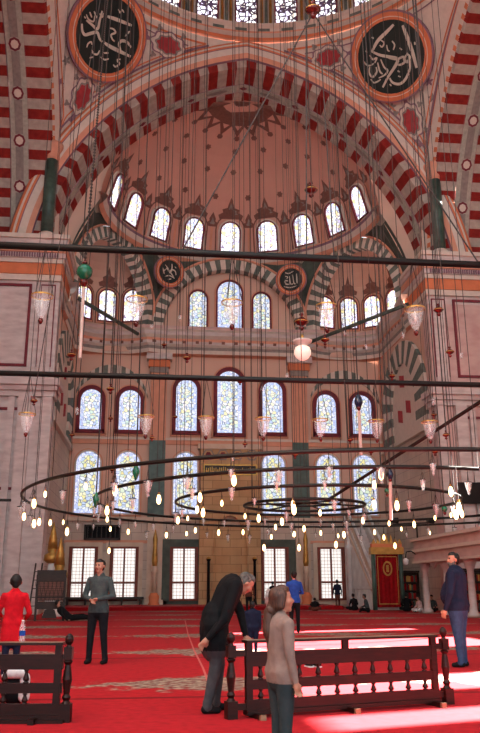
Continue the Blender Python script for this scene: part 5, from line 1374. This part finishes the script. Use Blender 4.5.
# reclining person by the preaching chair
g = aZ(76, 621); t = empty('person', (g.x, g.y, 0), 'person in black lying on the carpet right of the preaching chair', 'person', rz=0)
a = lambda p0, p1, r0, r1, m, fx=1, fy=1: cap(p0, p1, r0, r1, m, fy, fx)
cs = [a((-.3, 0, .14), (-.62, 0, .42), .15, .16, 'dark'), a((-.7, 0, .55), (-.74, .02, .6), .06, .06, 'skin'), a((-.3, -.08, .12), (.3, -.12, .14), .12, .09, 'dark'), a((-.3, .08, .12), (.25, .1, .2), .12, .09, 'dark'), a((.3, -.12, .14), (.95, -.12, .08), .08, .05, 'dark'), a((.25, .1, .2), (.9, .1, .08), .08, .05, 'dark'),
      a((.95, -.12, .06), (1.02, -.12, .16), .045, .035, 'dark'), a((.9, .1, .06), (.97, .1, .16), .045, .035, 'dark'), a((-.62, -.17, .45), (-.5, -.28, .2), .06, .05, 'dark'), a((-.5, -.28, .2), (-.3, -.3, .05), .045, .035, 'dark'), a((-.62, .17, .45), (-.4, .2, .25), .06, .05, 'dark'), a((-.4, .2, .25), (-.2, .12, .24), .045, .035, 'dark')]
cs += hand_caps((-.3, -.3, .045), (1, 0, 0), (0, 1, 0), 'skin', 1, .1)+hand_caps((-.2, .12, .24), (1, -.2, 0), (0, -1, 0), 'skin', 1, .3)
hc = Vector((-.76, .03, .7)); Rm = Matrix.Rotation(-1.2, 3, 'Z'); cs += head_caps(hc, Rm, 'skin', 'hair')
fused('body', cs, .02, t); fused('hair', hair_caps(hc, Rm, 'hair', 'short'), .015, t)
# ------------------------------------------------------------------ wooden barriers
def turned(b, x, z0, z1, r, n=10):
    h = z1-z0; P = [(r*.9, 0), (r*.9, .1), (r*.45, .14), (r*.8, .2), (r*1.0, .32), (r*.75, .5), (r*.5, .7), (r*.45, .8), (r*.8, .86), (r*.5, .9), (r*.9, .93), (r*.9, 1)]
    b.lathe([(q, z0+h*t_) for q, t_ in P], c=(x, 0, 0), n=n)
def post(t, x, h, label=None):
    b = MB('wood').box(x-.055, x+.055, -.055, .055, 0, .17).lathe([(.05, .17), (.03, .2), (.045, .23), (.03, .26), (.04, .33), (.05, .4), (.035, .5), (.028, .54), (.05, .57), (.03, .59)], c=(x, 0, 0), n=14).box(x-.042, x+.042, -.042, .042, .59, .71).lathe([(.03, .71), (.022, .73), (.042, .76), (.046, .79), (.035, .82), (.012, .84)], c=(x, 0, 0), n=14)
    return b.build('end_post', t, False)
def barrier(name, A_, B_, label, spindles, x0in, x1in, dividers, zt=.755):
    A_ = Vector((A_[0], A_[1], 0)); B_ = Vector((B_[0], B_[1], 0)); d = B_-A_; L = d.length
    t = empty(name, A_, label, 'barrier', rz=math.atan2(d.y, d.x))
    MB('wood').box(x0in, x1in, -.06, .10, zt-.025, zt).m('woodtop').box(x0in+.005, x1in-.005, -.055, .095, zt, zt+.004).build('top_rail', t)
    MB('wood').box(x0in, x1in, -.022, .022, .495, .64).build('upper_board', t)
    MB('wood').box(x0in, x1in, -.022, .022, .27, .365).build('middle_rail', t)
    MB('wood').box(x0in, x1in, -.03, .03, .06, .17).m('wood').box(x0in, x1in, -.06, .06, .03, .07).build('bottom_rail', t)
    for x in dividers: MB('wood').box(x-.035, x+.035, -.028, .028, .05, zt-.025).build('stile', t)
    for x in spindles:
        b = MB('wood'); turned(b, x, .36, .5, .034); b.build('spindle', t, True)
        b = MB('wood'); turned(b, x, .165, .275, .034); b.build('spindle', t, True)
    return t, L
gr = aZ(448, 704); gl = aZ(231, 719)
t, L = barrier('wooden_barrier', (gl.x, gl.y), (gr.x, gr.y), 'long dark turned wood barrier in the right foreground, behind the girl', [], .02, 2.72, [])
L = (Vector((gr.x, gr.y))-Vector((gl.x, gl.y))).length
# rebuild parts to the real length
for ch in list(t.children): bpy.data.objects.remove(ch)
bpy.data.objects.remove(t)
xi0, xi1 = .16, L-.12
sp_ = [xi0+.06+(xi1-xi0-.12)*(k+.5)/10 for k in range(10)]
t, _ = barrier('wooden_barrier', (gl.x, gl.y), (gr.x, gr.y), 'long dark turned wood barrier in the right foreground, behind the girl', [x for k, x in enumerate(sp_)], xi0, xi1, [xi0+.04, xi1-.04])
MB('wood').box(xi0+(xi1-xi0)*.5-.035, xi0+(xi1-xi0)*.5+.035, -.025, .025, .6, .73).build('stile', t)
post(t, 0, .84); post(t, L, .84)
for x in (0, L): MB('wood').box(min(x, xi0 if x == 0 else xi1), max(x, xi0 if x == 0 else xi1), -.02, .02, .60, .66).box(min(x, xi0 if x == 0 else xi1), max(x, xi0 if x == 0 else xi1), -.02, .02, .08, .14).build('link', t)
for x in (xi0+.1, (xi0+xi1)/2, xi1-.1): MB('wood').box(x-.03, x+.03, -.2, .2, 0, .05).m('woodtop').box(x-.03, x+.03, -.24, -.2, 0, .05).build('foot', t)
gl2 = aZ(65, 722); B2 = Vector((gl2.x, gl2.y, 0)); A2 = B2+Vector((-2.2, .25, 0)); L2 = (B2-A2).length
t, _ = barrier('wooden_barrier', (A2.x, A2.y), (B2.x, B2.y), 'dark turned wood barrier cut off by the left edge', [L2-.07-.0-.22*k-.13 for k in range(1, 9)], .02, L2-.05, [L2-.1, L2*.45])
post(t, L2, .84); MB('wood').box(0, L2, -.12, .12, 0, .03).build('plinth', t)
post(t, 0, .84)
for x in (.3, L2-.3): MB('wood').box(x-.03, x+.03, -.2, .2, 0, .05).build('foot', t)
# water bottle standing on the left barrier rail
def on_rail(px): 
    r = ray(px, 641); n = Vector((-(B2-A2).y, (B2-A2).x, 0)); s_ = (A2-EYE).dot(n)/r.dot(n); return EYE+r*s_
p = on_rail(21.5)
t = empty('water_bottle', (p.x, p.y+.02, .76), 'clear plastic water bottle with a blue label on the left barrier rail', 'bottle')
MB('cup').lathe([(.03, 0), (.032, .02), (.032, .15), (.014, .185), (.014, .2)], n=14).build('body', t, True); MB('royal_blue').lathe([(.0325, .06), (.0325, .11)], n=14, cap=False).build('bottle_label', t, True); MB('white').lathe([(.015, .2), (.015, .215)], n=12).build('screw_cap', t, True)
# dark bag with a white and grey jacket behind the left barrier
p = aZ(10, 712)
t = empty('rucksack', (p.x-.05, p.y+.5, 0), 'black and white rucksack on the floor behind the left barrier', 'bag')
fused('pouch', [cap((0, 0, .16), (0, 0, .36), .16, .13, 'dark', .6)], .02, t); fused('side_pocket', [cap((.12, -.05, .1), (.12, -.05, .3), .07, .06, 'white_rubber')], .015, t); fused('flap', [cap((-.06, -.07, .36), (.08, -.07, .36), .07, .07, 'white_scarf')], .015, t)
p = aZ(4, 690)
seated(4, 690, 'child in a black top crouching at the left edge below the red jacket', 'dark', 'white_scarf', heading(.5, 1), .8, loc=Vector((aY(4, 640, 10.4).x-.12, 10.4, 0)), voxel=.014) if False else None
# pair of shoes on the carpet behind the right barrier
for k, px in enumerate((309, 317)):
    g = aZ(px, 667); t = empty('shoe', (g.x, g.y, 0), 'dark shoe lying on the carpet seen through the right barrier, %s of the pair' % ('left' if k == 0 else 'right'), 'shoe', rz=.2)
    fused('upper', [cap((0, -.08, .05), (0, .07, .035), .045, .04, 'dark')], .01, t); MB('white_rubber').box(-.042, .042, -.12, .11, 0, .02).build('sole', t)
# carpet edging tape
b = MB('seam'); P = [aZ(x, y, .004) for x, y in ((185, 620), (188, 634), (194, 650), (197, 656), (203, 668), (212, 692))]
for a_, c_ in zip(P, P[1:]):
    b.quad(a_+Vector((-.018, 0, 0)), a_+Vector((.018, 0, 0)), c_+Vector((.018, 0, 0)), c_+Vector((-.018, 0, 0))); 
o = b.build('carpet_tape', None, loc=P[0]); tag(o, 'thin pink tape running along the carpet edge left of the bending man', 'tape')
# ------------------------------------------------------------------ light
w = bpy.data.worlds.new('sky'); S.world = w; w.use_nodes = True
bg = w.node_tree.nodes['Background']; bg.inputs[0].default_value = (.84, .97, 1.04, 1); bg.inputs[1].default_value = WORLD
sd = bpy.data.lights.new('sun', 'SUN'); so = bpy.data.objects.new('sun', sd); C.objects.link(so)
az = math.radians(16); el = math.radians(35)
d = Vector((-math.cos(el)*math.cos(az), -math.cos(el)*math.sin(az), -math.sin(el)))
so.rotation_euler = d.to_track_quat('-Z', 'Y').to_euler(); sd.energy = SUN; sd.angle = math.radians(.6); sd.color = (1, .95, .88)
S.view_settings.view_transform = 'Standard'; S.view_settings.look = 'None'; S.view_settings.exposure = EXPO; S.view_settings.gamma = 1
S.view_settings.use_curve_mapping = False
S.cycles.max_bounces = 6; S.cycles.diffuse_bounces = 4; S.cycles.transparent_max_bounces = 12
S.cycles.use_denoising = True; S.cycles.caustics_reflective = False; S.cycles.caustics_refractive = False
S.cycles.sample_clamp_indirect = 4
bpy.context.view_layer.update()
